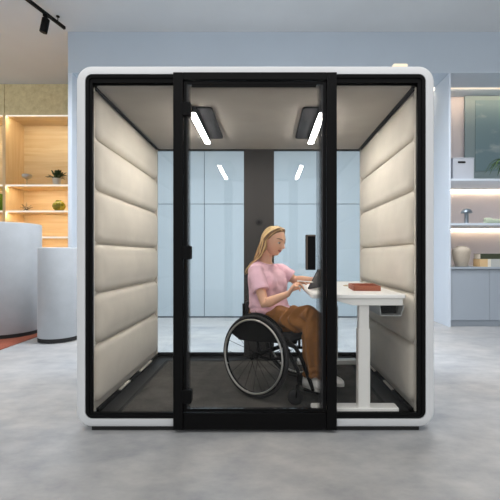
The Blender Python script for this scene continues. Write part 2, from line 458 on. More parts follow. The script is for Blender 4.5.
for py in (178.5, 223.0):
    z = hz(py); b = BM(); box(b, 0.03, XE, 0.01, D - 0.02, z - 0.036, z); s = link('shelf', b, MT['bluelight'], rs, bevel=0.002)
    b = BM(); box(b, 0.04, XE - 0.01, D - 0.066, D - 0.050, z - 0.041, z - 0.036); link('led_strip', b, MT['warmled'], s)
b = BM(); box(b, 0.03, XE, 0.0, D - 0.02, zc - 0.035, zc); link('counter', b, MT['bluecab'], rs, bevel=0.002)
b = BM(); box(b, 0.03, XE, 0.05, D - 0.03, 0.10, zc - 0.035); link('cabinet_body', b, MT['bluecab'], rs)
b = BM(); box(b, 0.03, XE, 0.06, D - 0.05, 0.0, 0.10); link('plinth', b, MT['bluecab'], rs)
dx = (490.5 - 266) * (YF - CY) / F - XR
x = dx - 0.645
for k in range(6):
    x0, x1 = max(x, 0.034), min(x + 0.645, XE)
    b = BM(); box(b, x0 + 0.002, x1 - 0.002, 0.02, 0.045, 0.105, zc - 0.05); link('cabinet_door', b, MT['bluecab'], rs, bevel=0.002)
    x += 0.645
    if x > XE - 0.1: break

z1, z2 = hz(178.5), hz(223.0)
# art leaning on the back of the top shelf
Ya = YB - 0.07
p0 = at(465, 95.5, Ya); p1 = at(465, 178, Ya)
art = empty('art_panel', (p0.x, Ya, z1), 'large teal abstract art panel leaning at the back of the top blue shelf', 'picture')
H = p0.z - z1 - 0.005
b = BM(); box(b, 0, 2.6, 0, 0.03, 0, H); link('mount', b, MT['tealframe'], art, bevel=0.002)
b = BM(); box(b, 0.185, 2.42, -0.008, 0.0, 0.30, H - 0.085); link('print', b, MT['teal'], art)
# storage box
p0 = at(453, 178, YF + 0.08)
bx = empty('storage_box', (p0.x, YF + 0.08, z1), 'light grey fabric storage box with a dark hand hole on the top blue shelf', 'box')
b = BM()
hole = [(0.08 + 0.045 * math.cos(t) * (1.5 if abs(math.cos(t)) > .5 else 1.5), 0.275 + 0.016 * math.sin(t)) for t in [2 * PI * i / 20 for i in range(20)]]
box(b, 0, 0.335, 0.0, 0.30, 0, 0.345); link('body', b, MT['storage'], bx, bevel=0.008, seg=3)
b = BM(); rbox(b, 0.075, 0.20, -0.004, 0.004, 0.26, 0.292, 0.015, axis='Y'); link('hand_hole', b, MT['blackfl'], bx)
b = BM(); box(b, -0.004, 0.339, -0.004, 0.304, 0.335, 0.349); link('rim', b, MT['storage'], bx, bevel=0.003)
# strap leaf plant at right edge
pp = at(506, 178, YF + 0.16)
pl = empty('potted_plant', (pp.x, YF + 0.16, z1), 'plant with arching strap leaves on the top blue shelf at the photo\'s right edge', 'plant')
b = BM(); lathe(b, [(0.001, 0), (0.07, 0), (0.085, 0.13), (0.088, 0.14), (0.078, 0.14), (0.076, 0.125), (0.001, 0.125)]); link('pot', b, MT['potw'], pl, smooth=True)
rnd = random.Random(3)
for k in range(26):
    a = rnd.uniform(0, 2 * PI) if k > 8 else rnd.uniform(PI * 0.75, PI * 1.35); ln = rnd.uniform(0.22, 0.34); up = rnd.uniform(0.10, 0.24)
    pts = [V(0, 0, 0.12), V(math.cos(a) * ln * .3, math.sin(a) * ln * .3, 0.12 + up), V(math.cos(a) * ln * .7, math.sin(a) * ln * .7, 0.12 + up * 0.85), V(math.cos(a) * ln, math.sin(a) * ln, 0.12 + up * 0.15)]
    pts = smooth_path(pts, 5); n = len(pts)
    b = BM(); tube(b, pts, [0.013 * math.sin(PI * (0.12 + 0.86 * i / (n - 1))) + 0.001 for i in range(n)], n=8, flat=0.16, side=(-math.sin(a), math.cos(a), 0))
    link('leaf', b, MT['leaf2'], pl, smooth=True)
# mushroom lamp, jade object, vase, books
p = at(466.5, 222, YF + 0.12)
ml = empty('mushroom_lamp', (p.x, YF + 0.12, z2), 'small grey metal mushroom lamp on the middle blue shelf', 'lamp')
b = BM(); lathe(b, [(0.001, 0), (0.034, 0), (0.036, 0.006), (0.03, 0.014), (0.031, 0.18), (0.001, 0.18)]); link('stem', b, MT['mushroom'], ml, smooth=True)
b = BM(); lathe(b, [(0.001, 0.178), (0.03, 0.178), (0.082, 0.168), (0.087, 0.175), (0.080, 0.20), (0.06, 0.226), (0.03, 0.240), (0.001, 0.243)]); link('shade', b, MT['mushroom'], ml, smooth=True)
p = at(487, 222, YF + 0.1)
jd = empty('ornament', (p.x, YF + 0.1, z2), 'low pale green glass ornament lying on the middle blue shelf', 'ornament')
b = BM(); loops(b, [[V(x, r * math.cos(2 * PI * i / 20), 0.048 + r * math.sin(2 * PI * i / 20)) for i in range(20)] for x, r in ((-.04, 0.03), (-.035, .042), (0.0, 0.047), (0.05, 0.047), (0.07, 0.04))])
link('knob', b, MT['jade'], jd, smooth=True)
b = BM(); loops(b, [[V(x, r * math.cos(2 * PI * i / 20), 0.04 + r * math.sin(2 * PI * i / 20)) for i in range(20)] for x, r in ((0.065, 0.034), (0.2, 0.036), (0.42, 0.036), (0.43, 0.03))])
link('rod', b, MT['jade'], jd, smooth=True)
p = at(461.2, 267, YF + 0.16)
vs = empty('vase', (p.x, YF + 0.16, zc), 'rounded beige stoneware vase on the blue counter', 'vase')
b = BM(); lathe(b, [(0.001, 0), (0.075, 0), (0.09, 0.02), (0.118, 0.12), (0.135, 0.21), (0.138, 0.255), (0.125, 0.29), (0.09, 0.312), (0.068, 0.318), (0.066, 0.332), (0.058, 0.332), (0.056, 0.315), (0.001, 0.30)], n=40)
link('body', b, MT['vase'], vs, smooth=True, sharp=60)
def book(name, x0, x1, y0, y1, z0, z1, mcover, label, spine='X'):
    t = empty(name, ((x0 + x1) / 2, y0, z0), label, 'book', group='books on the blue counter')
    w = (x1 - x0) / 2; d = y1 - y0; h = z1 - z0; c = 0.004
    b = BM()
    if h < w:   # lying flat, spine to the front
        box(b, -w, w, 0, d, 0, c); box(b, -w, w, 0, d, h - c, h); box(b, -w, w, 0, c, c, h - c)
        link('cover', b, mcover, t)
        b = BM(); box(b, -w + 0.006, w - 0.006, c, d - 0.008, c, h - c); link('pages', b, MT['paper'], t)
    else:
        box(b, -w, -w + c, 0, d, 0, h); box(b, w - c, w, 0, d, 0, h); box(b, -w + c, w - c, 0, c, 0, h); link('cover', b, mcover, t)
        b = BM(); box(b, -w + c, w - c, c, d - 0.008, 0.005, h - 0.006); link('pages', b, MT['paper'], t)
    return t
yb = YF + 0.1; k = (yb - CY) / F; fx = lambda px: (px - 266) * k
hb = 0.125
book('book', fx(480.2), fx(487.8), yb, yb + 0.2, zc, zc + hb, MT['tanbook'], 'tan book standing under the dark green book, left end')
book('book', fx(488), fx(491), yb, yb + 0.2, zc, zc + hb, MT['paper'], 'thin cream book standing between the tan and the pale grey books')
book('book', fx(491.2), fx(506), yb, yb + 0.2, zc, zc + hb, MT['greybook'], 'thick pale grey book standing under the dark green book at the photo\'s right edge')
book('book', fx(480.5), fx(506), yb, yb + 0.2, zc + hb, zc + hb + 0.085, MT['greenbook'], 'dark green book lying flat on top of the standing books')

# ---------------------------------------------------------------- left plywood shelving
XL = at(4, 0, YL).x
ls = empty('shelving_unit', (XL, YL, 0), 'plywood shelving with lit shelves under a mottled yellow-green fascia, left of the booth', 'shelves')
DL = 0.6; WL = 2.4
def lz(py): return HC - (py - 256) * (YL - CY) / F
zt = lz(115)
b = BM(); box(b, -2.3, 0.0, 0, DL, zt, CEIL - 0.002); link('fascia_panel', b, MT['board'], ls)
b = BM(); box(b, 0.012, WL, 0, DL, zt, CEIL - 0.002); link('fascia_panel', b, MT['board'], ls)
for x0 in (-2.3, -0.03, WL - 0.03): 
    b = BM(); box(b, x0, x0 + 0.06 if x0 > -1 and x0 < 1 else x0 + 0.03, 0.0, DL, 0, zt); link('upright', b, MT['plyz'], ls, bevel=0.002)
b = BM(); box(b, -2.3, WL, DL - 0.02, DL, 0, zt); link('back_panel', b, MT['ply'], ls)
levels = [lz(184.5), lz(210.5), lz(236.5), lz(262), lz(288)]
for bx0, bx1 in ((0.03, WL - 0.03), (-2.27, -0.03)):
    for z in levels:
        b = BM(); box(b, bx0, bx1, 0.004, DL - 0.02, z - 0.024, z); s = link('shelf', b, MT['ply'], ls, bevel=0.002)
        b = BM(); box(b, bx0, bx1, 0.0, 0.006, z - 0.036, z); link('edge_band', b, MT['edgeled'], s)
        b = BM(); box(b, bx0 + 0.01, bx1 - 0.01, 0.008, 0.026, z - 0.028, z - 0.024); link('led_strip', b, MT['woodled'], s)
    b = BM(); box(b, bx0 + 0.01, bx1 - 0.01, 0.008, 0.028, zt - 0.016, zt - .012); link('led_strip', b, MT['woodled'], ls)
    b = BM(); box(b, bx0, bx1, 0.004, DL - .02, zt - .012, zt); link('soffit_panel', b, MT['ply'], ls)
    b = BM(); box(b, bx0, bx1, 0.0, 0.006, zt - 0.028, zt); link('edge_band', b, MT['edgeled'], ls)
za, zb_ = levels[0], levels[1]
def shelf_x(px, dy): return at(px, 0, YL + dy).x
# goblet
g = empty('goblet', (shelf_x(27, .14), YL + .14, za), 'silver stemmed goblet on the upper plywood shelf', 'goblet')
b = BM(); lathe(b, [(0.001, 0), (0.06, 0), (0.062, 0.006), (0.012, 0.014), (0.008, 0.03), (0.008, 0.12), (0.02, 0.135)], n=24, caps=(True, False)); link('stem', b, MT['ornament'], g, smooth=True)
b = BM(); lathe(b, [(0.02, 0.135), (0.075, 0.16), (0.095, 0.20), (0.09, 0.235), (0.084, 0.232), (0.085, 0.20), (0.065, 0.17), (0.001, 0.15)], n=24, caps=(False, True)); link('bowl', b, MT['silver'], g, smooth=True)
# potted plant
g = empty('potted_plant', (shelf_x(57, .14), YL + .14, za), 'small leafy green plant in a white pot on the upper plywood shelf', 'plant')
b = BM(); lathe(b, [(0.001, 0), (0.072, 0), (0.085, 0.13), (0.088, 0.15), (0.078, 0.15), (0.075, 0.135), (0.001, 0.135)]); link('pot', b, MT['potw'], g, smooth=True)
b = BM(); lathe(b, [(0.001, 0.136), (0.076, 0.136), (0.001, 0.142)], n=20); link('soil', b, MT['soil'], g)
rnd = random.Random(5)
for i in range(60):
    a = rnd.uniform(0, 2 * PI); el = rnd.uniform(0.25, 1.5); L_ = rnd.uniform(0.15, 0.24)
    d = V(math.cos(a) * math.cos(el), math.sin(a) * math.cos(el), math.sin(el))
    s = V(-math.sin(a), math.cos(a), 0); base = V(0.03 * math.cos(a), 0.03 * math.sin(a), 0.13)
    pts = [base, base + d * L_ * .5 + V(0, 0, .012), base + d * L_ * .8, base + d * L_ + V(0, 0, -.025)]
    b = BM(); tube(b, smooth_path(pts, 3), [0.004, .007, .012, .018, .022, .024, .022, .017, .009, .002], n=6, flat=0.2, side=s)
    link('leaf', b, MT['leaf'], g, smooth=True)
# clear ornament
g = empty('ornament', (shelf_x(26.5, .14), YL + .14, zb_), 'clear glass star-shaped ornament on the lower plywood shelf', 'ornament')
b = BM()
for d in [V(math.cos(t), math.sin(t), q).normalized() for t, q in ((0, .25), (1.05, .9), (2.1, .2), (3.14, .3), (4.2, .95), (5.2, .2))] + [V(0, 0, 1)]:
    tube(b, [V(0, 0, .05), V(0, 0, .05) + d * .13], [0.022, 0.006], n=8)
lathe(b, [(0.001, 0), (.07, 0), (.07, .012), (.02, .05), (.001, .06)], n=20)
link('body', b, MT['ornament'], g, smooth=True)
# ribbed round vase
g = empty('vase', (shelf_x(59, .14), YL + .14, zb_), 'round ribbed olive green vase on the lower plywood shelf', 'vase')
b = BM(); rings = []
for z, r in ((0, .035), (.004, .055), (.045, .100), (.105, .122), (.155, .110), (.195, .078), (.212, .056), (.226, .054), (.228, .048), (.2, .044)):
    rings.append([V(r * (1 + .035 * math.cos(14 * 2 * PI * i / 84)) * math.cos(2 * PI * i / 84), r * (1 + .035 * math.cos(14 * 2 * PI * i / 84)) * math.sin(2 * PI * i / 84), z) for i in range(84)])
loops(b, rings); link('body', b, MT['olive'], g, smooth=True)
# green block at the very edge (left bay)
b = BM(); rbox(b, -0.2, 0.06, -0.1, 0.1, 0, 0.36, 0.03, bev=0.01)
o = link('box', b, MT['greenblk'], smooth=True); o.location = (shelf_x(0, .14), YL + .14, zb_)
tag(o, 'bright green box on the plywood shelf, cut by the photo\'s left edge', 'box')

# ---------------------------------------------------------------- fabric drums
def drum(px, yc, r, ztop, label):
    c = at(px, 0, yc); t = empty('fabric_drum', (c.x, yc, 0), label, 'drum')
    b = BM(); lathe(b, [(0.001, 0.008), (r * 1.0, 0.008), (r * 1.0, 0.058), (0.001, 0.058)], n=64); link('base', b, MT['blackfl'], t, smooth=True)
    b = BM(); lathe(b, [(0.001, 0.055), (r * 0.99, 0.055), (r, 0.062), (r, ztop - 0.02), (r - 0.006, ztop - 0.006), (r - 0.02, ztop), (0.001, ztop)], n=96); link('fabric_cover', b, MT['drumfab'], t, smooth=True)
    b = BM(); box(b, -0.003, 0.003, r - 0.001, r + 0.002, 0.06, ztop - 0.01); link('seam', b, MT['drumfab'], t)
drum(7.5, 2.96, 0.425, 1.575, 'tall light grey fabric-covered drum at the left edge, the taller of the two')
drum(59, 2.58, 0.246, 1.225, 'lower light grey fabric-covered drum beside the booth, the shorter of the two')

# ---------------------------------------------------------------- track light
ztk = CEIL - 0.10
def atz(px, py, z): d = (z - HC) * F / (256 - py); return Vector(((px - 266) * d / F, CY + d, z))
A = atz(64.8, 28.2, ztk); B_ = atz(28, 0, ztk); dr = (B_ - A).normalized(); B2 = A + dr * 2.2
tr = empty('track_light', A, 'black ceiling track with one cylinder spotlight, top left', 'light')
b = BM()
sd = V(-dr.y, dr.x, 0) * 0.018; up = V(0, 0, 0.022); E = B2 - A
loops(b, [[p + sd - up, p - sd - up, p - sd + up, p + sd + up] for p in (V(0, 0, 0), E)]); link('track', b, MT['black'], tr, bevel=0.003)
for tt in (0.13, 1.6):
    q = dr * tt; b = BM(); tube(b, [q + V(0, 0, .02), q + V(0, 0, .099)], 0.006, n=8); lathe(b, [(.001, .088), (.025, .088), (.025, .0995), (.001, .0995)], n=16, c=q); link('hanger', b, MT['black'], tr, smooth=True)
sp = atz(45.2, 14, ztk) - A; q = dr * sp.dot(dr)
b = BM(); tube(b, [q + V(0, 0, -.02), q + V(0, 0, -.085)], 0.012, n=10); box(b, q.x - .03, q.x + .03, q.y - .03, q.y + .03, -.045, -.02); link('bracket', b, MT['black'], tr)
ax = V(-0.24, 0.05, -1).normalized(); q0 = q + V(0, 0, -.07)
b = BM(); tube(b, [q0 - ax * .0, q0 + ax * .004, q0 + ax * .19, q0 + ax * .195, q0 + ax * .18], [.046, .05, .05, .046, .04], n=28); link('spot_head', b, MT['black'], tr, smooth=True)

# ================================================================== THE BOOTH
bo = empty('office_booth', (0, 0, 0), 'white framed meeting booth with black glass door and padded beige interior', 'booth')
X0, X1, Z0, Z1 = -1.206, 1.070, 0.029, 2.323
OX0, OX1, OZ0, OZ1 = -1.150, 1.016, 0.080, 2.272
DB = 1.52
def ringpts(x0, x1, z0, z1, r, y, k=10):
    return [V((x0 + x1) / 2 + a, y, (z0 + z1) / 2 + c) for a, c in rrect(x1 - x0, z1 - z0, r, k)]
b = BM()
loops(b, [ringpts(X0, X1, Z0, Z1, .10, DB), ringpts(X0, X1, Z0, Z1, .10, 0.012), ringpts(X0 + .003, X1 - .003, Z0 + .003, Z1 - .003, .097, 0.004),
          ringpts(X0 + .012, X1 - .012, Z0 + .012, Z1 - .012, .088, 0.0), ringpts(OX0, OX1, OZ0, OZ1, .045, 0.0), ringpts(OX0, OX1, OZ0, OZ1, .045, DB)], cap0=False, cap1=False)
vs_ = [v for v in b.verts if abs(v.co.y - DB) < 1e-5]
bmesh.ops.bridge_loops(b, edges=[e for e in b.edges if len(e.link_faces) == 1])
link('shell', b, MT['white'], bo, smooth=True, sharp=50)
b = BM(); box(b, X0 + .09, X1 - .09, .02, DB - .03, 0, 0.032); link('plinth', b, MT['blackfl'], bo)
# front inner frame (black)
FX0, FX1, FZ0, FZ1 = -1.110, 0.969, 0.114, 2.222
b = BM()
loops(b, [ringpts(OX0 + .001, OX1 - .001, OZ0 + .001, OZ1 - .001, .045, .034), ringpts(OX0 + .001, OX1 - .001, OZ0 + .001, OZ1 - .001, .045, .006),
          ringpts(OX0 + .006, OX1 - .006, OZ0 + .006, OZ1 - .006, .04, .002), ringpts(OX0 + .022, OX1 - .022, OZ0 + .016, OZ1 - .022, .024, .004),
          ringpts(OX0 + .024, OX1 - .024, OZ0 + .018, OZ1 - .024, .022, .012),
          ringpts(FX0, FX1, FZ0, FZ1, .006, .014), ringpts(FX0, FX1, FZ0, FZ1, .006, .034)], cap0=False, cap1=False)
bmesh.ops.bridge_loops(b, edges=[e for e in b.edges if len(e.link_faces) == 1])
link('front_frame', b, MT['black'], bo, smooth=True, sharp=30)
# fixed front panes
DX0, DX1 = -0.583, 0.445      # door frame outer edges
IX0, IX1 = -0.522, 0.382
for n_, (a, c) in enumerate(((FX0, DX0 + .02), (DX1 - .02, FX1))):
    b = BM(); box(b, a, c, 0.0345, .0425, FZ0 - .01, FZ1 + .01); link('glass_pane', b, MT['glass'], bo)
# door frame
b = BM()
ZT = HC + (256 - 72) * (2.35 - .03) / F; ZB = 0.024
for a, c in ((DX0, IX0), (IX1, DX1)): box(b, a, c, -.03, .075, ZB, ZT)
box(b, IX0, IX1, -.03, .075, 2.222, ZT); box(b, IX0, IX1, -.02, .075, ZB, .125)
link('door_frame', b, MT['black'], bo, bevel=.003)
WD = IX1 - IX0; HD = 2.218 - .13
b = BM(); box(b, .003, .022, -.004, .014, .004, HD - .003); box(b, WD - .022, WD - .003, -.004, .014, .004, HD - .003)
box(b, .022, WD - .022, -.004, .014, HD - .022, HD - .003); box(b, .022, WD - .022, -.004, .014, .004, .022); dr_ = link('door', b, MT['black'], bo, bevel=.002)
dr_.location = (IX0, -.015, .13)
b = BM(); box(b, .0225, WD - .0225, 0, .010, .0225, HD - .0225); link('glass_pane', b, MT['glass'], dr_)
b = BM(); box(b, .022, .052, -.0012, -.0002, .02, HD - .02); link('printed_edge', b, frit_mat('ink_band_hinge_side', .022, .05), dr_)
b = BM(); box(b, WD - .066, WD - .022, -.0012, -.0002, .02, HD - .02); link('printed_edge', b, frit_mat('ink_band_lock_side', WD - .022, WD - .064), dr_)
b = BM(); box(b, .052, WD - .066, -.0012, -.0002, HD - .04, HD - .022); link('printed_edge', b, MT['black'], dr_)
for k, (py, w_) in enumerate(((109.5, .052), (252.5, .052), (396, .056))):
    zc_ = HC - (py - 256) * 2.33 / F - .13
    b = BM(); rbox(b, -.004, w_, -.022, .022, zc_ - .043, zc_ + .043, .010, axis='Y', bev=.003); h = link('hinge', b, MT['black'], dr_, smooth=True, sharp=35)
# pull handle
hx0 = (306 - 266) * 2.30 / F - IX0; hx1 = (315.6 - 266) * 2.30 / F - IX0
hz0 = HC - (270 - 256) * 2.30 / F - .13; hz1 = HC - (234.7 - 256) * 2.30 / F - .13
wh, hh = hx1 - hx0, hz1 - hz0
b = BM(); rbox(b, 0.0, wh, -.04, -.0005, 0, hh, .004, axis='Y', bev=.002); box(b, .004, wh - .004, .0105, .04, .004, hh - .004)
h = link('handle', b, MT['black'], dr_, smooth=True, sharp=35); h.location = (hx0, 0, hz0)
b = BM(); box(b, .001, wh * .17, -.042, -.0395, .004, hh - .004); box(b, .001, wh - .002, -.042, -.0395, hh - .010, hh - .002); link('handle_highlight', b, MT['bronzehi'], dr_, bevel=.001).location = (hx0, 0, hz0)  # bronze strips painted in as the highlight on the handle's left and top edges
# interior
LX, RX, CZ, FZ = -1.105, 0.958, 2.204, 0.085
b = BM(); box(b, OX0 + .002, OX1 - .002, .034, DB - .01, OZ0 + .001, FZ); link('floor_plate', b, MT['floorplate'], bo)
b = BM(); box(b, -.949, .802, .07, 1.245, FZ, FZ + .008); link('carpet_inlay', b, MT['carpet'], bo)
b = BM(); box(b, -.975, -.9492, .07, 1.275, FZ, FZ + .010); box(b, .8022, .828, .07, 1.275, FZ, FZ + .010); box(b, -.949, .802, 1.2452, 1.275, FZ, FZ + .010); link('carpet_edging', b, MT['blackfl'], bo)
b = BM(); box(b, OX0 + .002, OX1 - .002, .034, DB - .01, CZ + .012, OZ1 - .001); link('ceiling_backing', b, MT['black'], bo)
b = BM(); pillow(b, ((LX + RX) / 2, .742, CZ + .014), (1, 0, 0), (0, 1, 0), (0, 0, -1), RX - LX - .002, 1.40, .03, .016, .03, steps=4)
link('ceiling_panel', b, MT['feltceil'], bo, smooth=True, sharp=60)
zs_ = [2.185 + .012, 1.885, 1.549, 1.196, .867, .53, .135]
for sgn, xw, nm in ((1, LX, OX0), (-1, RX, OX1)):
    b = BM(); box(b, min(xw - sgn * .030, nm), max(xw - sgn * .030, nm), .034, 1.45, FZ, CZ + .01); box(b, min(xw - sgn * .030, xw - sgn * .006), max(xw - sgn * .030, xw - sgn * .006), .0345, .052, FZ, CZ); box(b, min(xw - sgn * .030, xw - sgn * .006), max(xw - sgn * .030, xw - sgn * .006), 1.435, 1.4495, FZ, CZ); ln = link('side_wall', b, MT['liner'], bo)
    for za_, zb2 in zip(zs_, zs_[1:]):
        b = BM(); pillow(b, (xw - sgn * .034, .756, (za_ + zb2) / 2), (0, 1, 0), (0, 0, 1), (sgn, 0, 0), 1.362, za_ - zb2 - .008, .075, .044, .058, extra=.012, k=8)
        link('cushion', b, MT['cushion'], ln, smooth=True, sharp=70)
    b = BM(); box(b, min(xw - sgn * .01, xw + sgn * .012), max(xw - sgn * .01, xw + sgn * .008), .08, 1.42, FZ, FZ + .03); link('skirting', b, MT['black'], ln)
    for y0, y1 in ((.42, .62), (.86, 1.18)):
        b = BM(); box(b, min(xw, xw + sgn * .02), max(xw, xw + sgn * .02), y0, y1, FZ + .024, FZ + .036); link('vent_slot_trim', b, MT['liner'], ln, bevel=.002)
    b = BM(); box(b, min(xw, xw + sgn * .018), max(xw, xw + sgn * .008), .04, 1.44, CZ - .006, CZ + .005); link('shadow_gap_trim', b, MT['black'], ln)
# rear glazing
CX0, CX1, YR = -.226, .082, 1.452
b = BM(); box(b, LX - .027, RX + .027, 1.44, 1.48, FZ, FZ + .036); box(b, LX - .027, RX + .027, 1.44, 1.48, CZ - .006, CZ + .03)
box(b, LX - .027, LX - .02, 1.44, 1.48, FZ, CZ); box(b, RX + .02, RX + .027, 1.44, 1.48, FZ, CZ); link('rear_frame', b, MT['black'], bo)
for a, c in ((LX - .019, CX0), (CX1, RX + .019)):
    b = BM(); box(b, a, c, YR, YR + .008, FZ + .03, CZ); link('rear_glass', b, MT['backglass'], bo)
cp = link('service_panel', (lambda b: (box(b, CX0, CX1, 1.425, 1.49, FZ, CZ), b)[1])(BM()), MT['charcoal'], bo, bevel=.003)
b = BM(); q = at(259, 222, 1.42)
lathe(b, [(.001, .008), (.028, .008), (.034, .004), (.036, -.003), (.001, -.003)], n=24)
bmesh.ops.rotate(b, verts=b.verts, matrix=Matrix.Rotation(PI / 2, 3, 'X')); bmesh.ops.translate(b, verts=b.verts, vec=V(q.x, 1.425, q.z))
link('button', b, MT['blackfl'], cp, smooth=True)
b = BM(); lathe(b, [(.001, .011), (.014, .011), (.016, .007), (.001, .007)], n=20); bmesh.ops.rotate(b, verts=b.verts, matrix=Matrix.Rotation(PI / 2, 3, 'X')); bmesh.ops.translate(b, verts=b.verts, vec=V(q.x, 1.425, q.z)); link('button_cap', b, MT['black'], cp, smooth=True)
# roof lamp
q0, q1 = at(392.5, 66, .12), at(407, 66, .12)
b = BM(); rbox(b, q0.x, q1.x, .10, .24, Z1 + .0005, Z1 + .068, .01, axis='Z', bev=.004); r_ = link('roof_lamp', b, MT['roofled'], smooth=True)
tag(r_, 'small warm lit lamp on top of the white booth roof, near its right end', 'lamp')

# ceiling lamps
def ceil_lamp(xbar, sgn, label):
    t = empty('ceiling_lamp', (xbar, .31, CZ), label, 'lamp', group='lamps on the booth ceiling')
    b = BM(); x0, x1 = sorted((-sgn * .0, sgn * .140)); rbox(b, x0, x1, .03, .735, -.016, -.001, .03, bev=.003); pl_ = link('mounting_plate', b, MT['lampplate'], t, smooth=True, sharp=35)
    b = BM(); xa = sgn * .098; rbox(b, xa - .018, xa + .018, .26, .50, -.0175, -.014, .008); link('vent_slot', b, MT['black'], pl_)
    b = BM(); rbox(b, -.024, .024, .0, .73, -.056, -.012, .01, bev=.002); link('housing', b, MT['lampplate'], t, smooth=True, sharp=35)
    b = BM(); rbox(b, -.0225, .0225, .0015, .7285, -.0615, -.0561, .01, bev=.003); link('diffuser', b, MT['lampon'], t, smooth=True, sharp=35)
    return t
ceil_lamp(-.532, 1, 'left of the two bar lamps on the booth ceiling, dark plate with a lit bar')
ceil_lamp(.408, -1, 'right of the two bar lamps on the booth ceiling, dark plate with a lit bar')
#PART3
# ================================================================== DESK
FLR = FZ + .008
DT = .867          # desk top height
dk = empty('desk', (.6, .65, FLR), 'white height adjustable desk against the right padded booth wall', 'desk')
def rel(bm, o): bmesh.ops.translate(bm, verts=bm.verts, vec=-Vector(o.location)); return bm
b = BM(); rbox(b, .294, .905, .03, 1.28, DT - .026, DT, .025, bev=.004); link('desk_top', rel(b, dk), MT['desk'], dk, smooth=True, sharp=35)
for y0, y1, ya, yb2 in ((.05, .115, .035, .125), (1.13, 1.195, 1.12, 1.21)):
    b = BM()   # tapered carrying arm below the top
    pts = [(.40, DT - .027), (.56, DT - .072), (.885, DT - .072), (.885, DT - .027)]
    loops(b, [[V(x, y, z) for x, z in pts] for y in (y0 - .01, y1 + .005)]); link('support_arm', rel(b, dk), MT['deskmetal'], dk, bevel=.003)
    xc = .638
    b = BM(); rbox(b, xc - .034, xc + .034, y0 + .006, y1 - .006, .50, DT - .070, .008); link('inner_column', rel(b, dk), MT['deskmetal'], dk, smooth=True, sharp=35)
    b = BM(); rbox(b, xc - .040, xc + .040, y0, y1, FLR + .03, .64, .010); link('column', rel(b, dk), MT['deskmetal'], dk, smooth=True, sharp=35)
    b = BM(); rbox(b, .297, .86, ya, yb2, FLR + .001, FLR + .041, .012, bev=.005); link('foot', rel(b, dk), MT['deskmetal'], dk, smooth=True, sharp=35)
b = BM(); box(b, .60, .68, .11, 1.14, DT - .070, DT - .030); link('cross_beam', rel(b, dk), MT['deskmetal'], dk, bevel=.003)
# cable tray: open folded sheet, seen from its end
b = BM(); th = .004
pr = [(.742, DT - .075), (.752, DT - .145), (.885, DT - .145), (.905, DT - .075)]
inn = [(.905 - th * 1.2, DT - .075), (.885 - th * .5, DT - .145 + th), (.752 + th * .8, DT - .145 + th), (.742 + th * 1.2, DT - .075)]
loops(b, [[V(x, y, z) for x, z in pr + inn] for y in (.07, .95)]); box(b, .745, .90, .95, .955, DT - .144, DT - .075)
ct = link('cable_tray', rel(b, dk), MT['trayg'], dk)
b = BM(); box(b, .757, .884, .16, .60, DT - .1405, DT - .078); link('power_block', rel(b, dk), MT['blackfl'], ct, bevel=.004)
b = BM(); lathe(b, [(.055, -.001), (.06, .004), (.052, .006), (.046, .002)], n=40, c=(.70, .72, DT), caps=(False, False)); link('cable_ring', rel(b, dk), MT['brass'], dk, smooth=True)

ty = empty('desk_tray', (.727, .40, DT), 'terracotta leather tray lying on the white desk', 'tray'); ty.rotation_euler = (0, 0, math.radians(-4))
b = BM(); w_, d_, h_ = .095, .13, .036
rbox(b, -w_, w_, -d_, d_, .0005, .006, .006); link('base', b, MT['terracotta'], ty)
b = BM()
loops(b, [[V(x, y, z) for x, y in rrect(2 * (w_ - q), 2 * (d_ - q), .008)] for q, z in ((0, .001), (0, h_ - .002), (.002, h_), (.006, h_), (.008, h_ - .002), (.008, .007))], cap0=False, cap1=False)
link('rim', b, MT['terracotta'], ty, smooth=True, sharp=40)
b = BM(); box(b, -w_ + .012, w_ - .012, -d_ + .012, d_ * .3, .0062, .018); link('insert', b, MT['terracotta'], ty, bevel=.003)

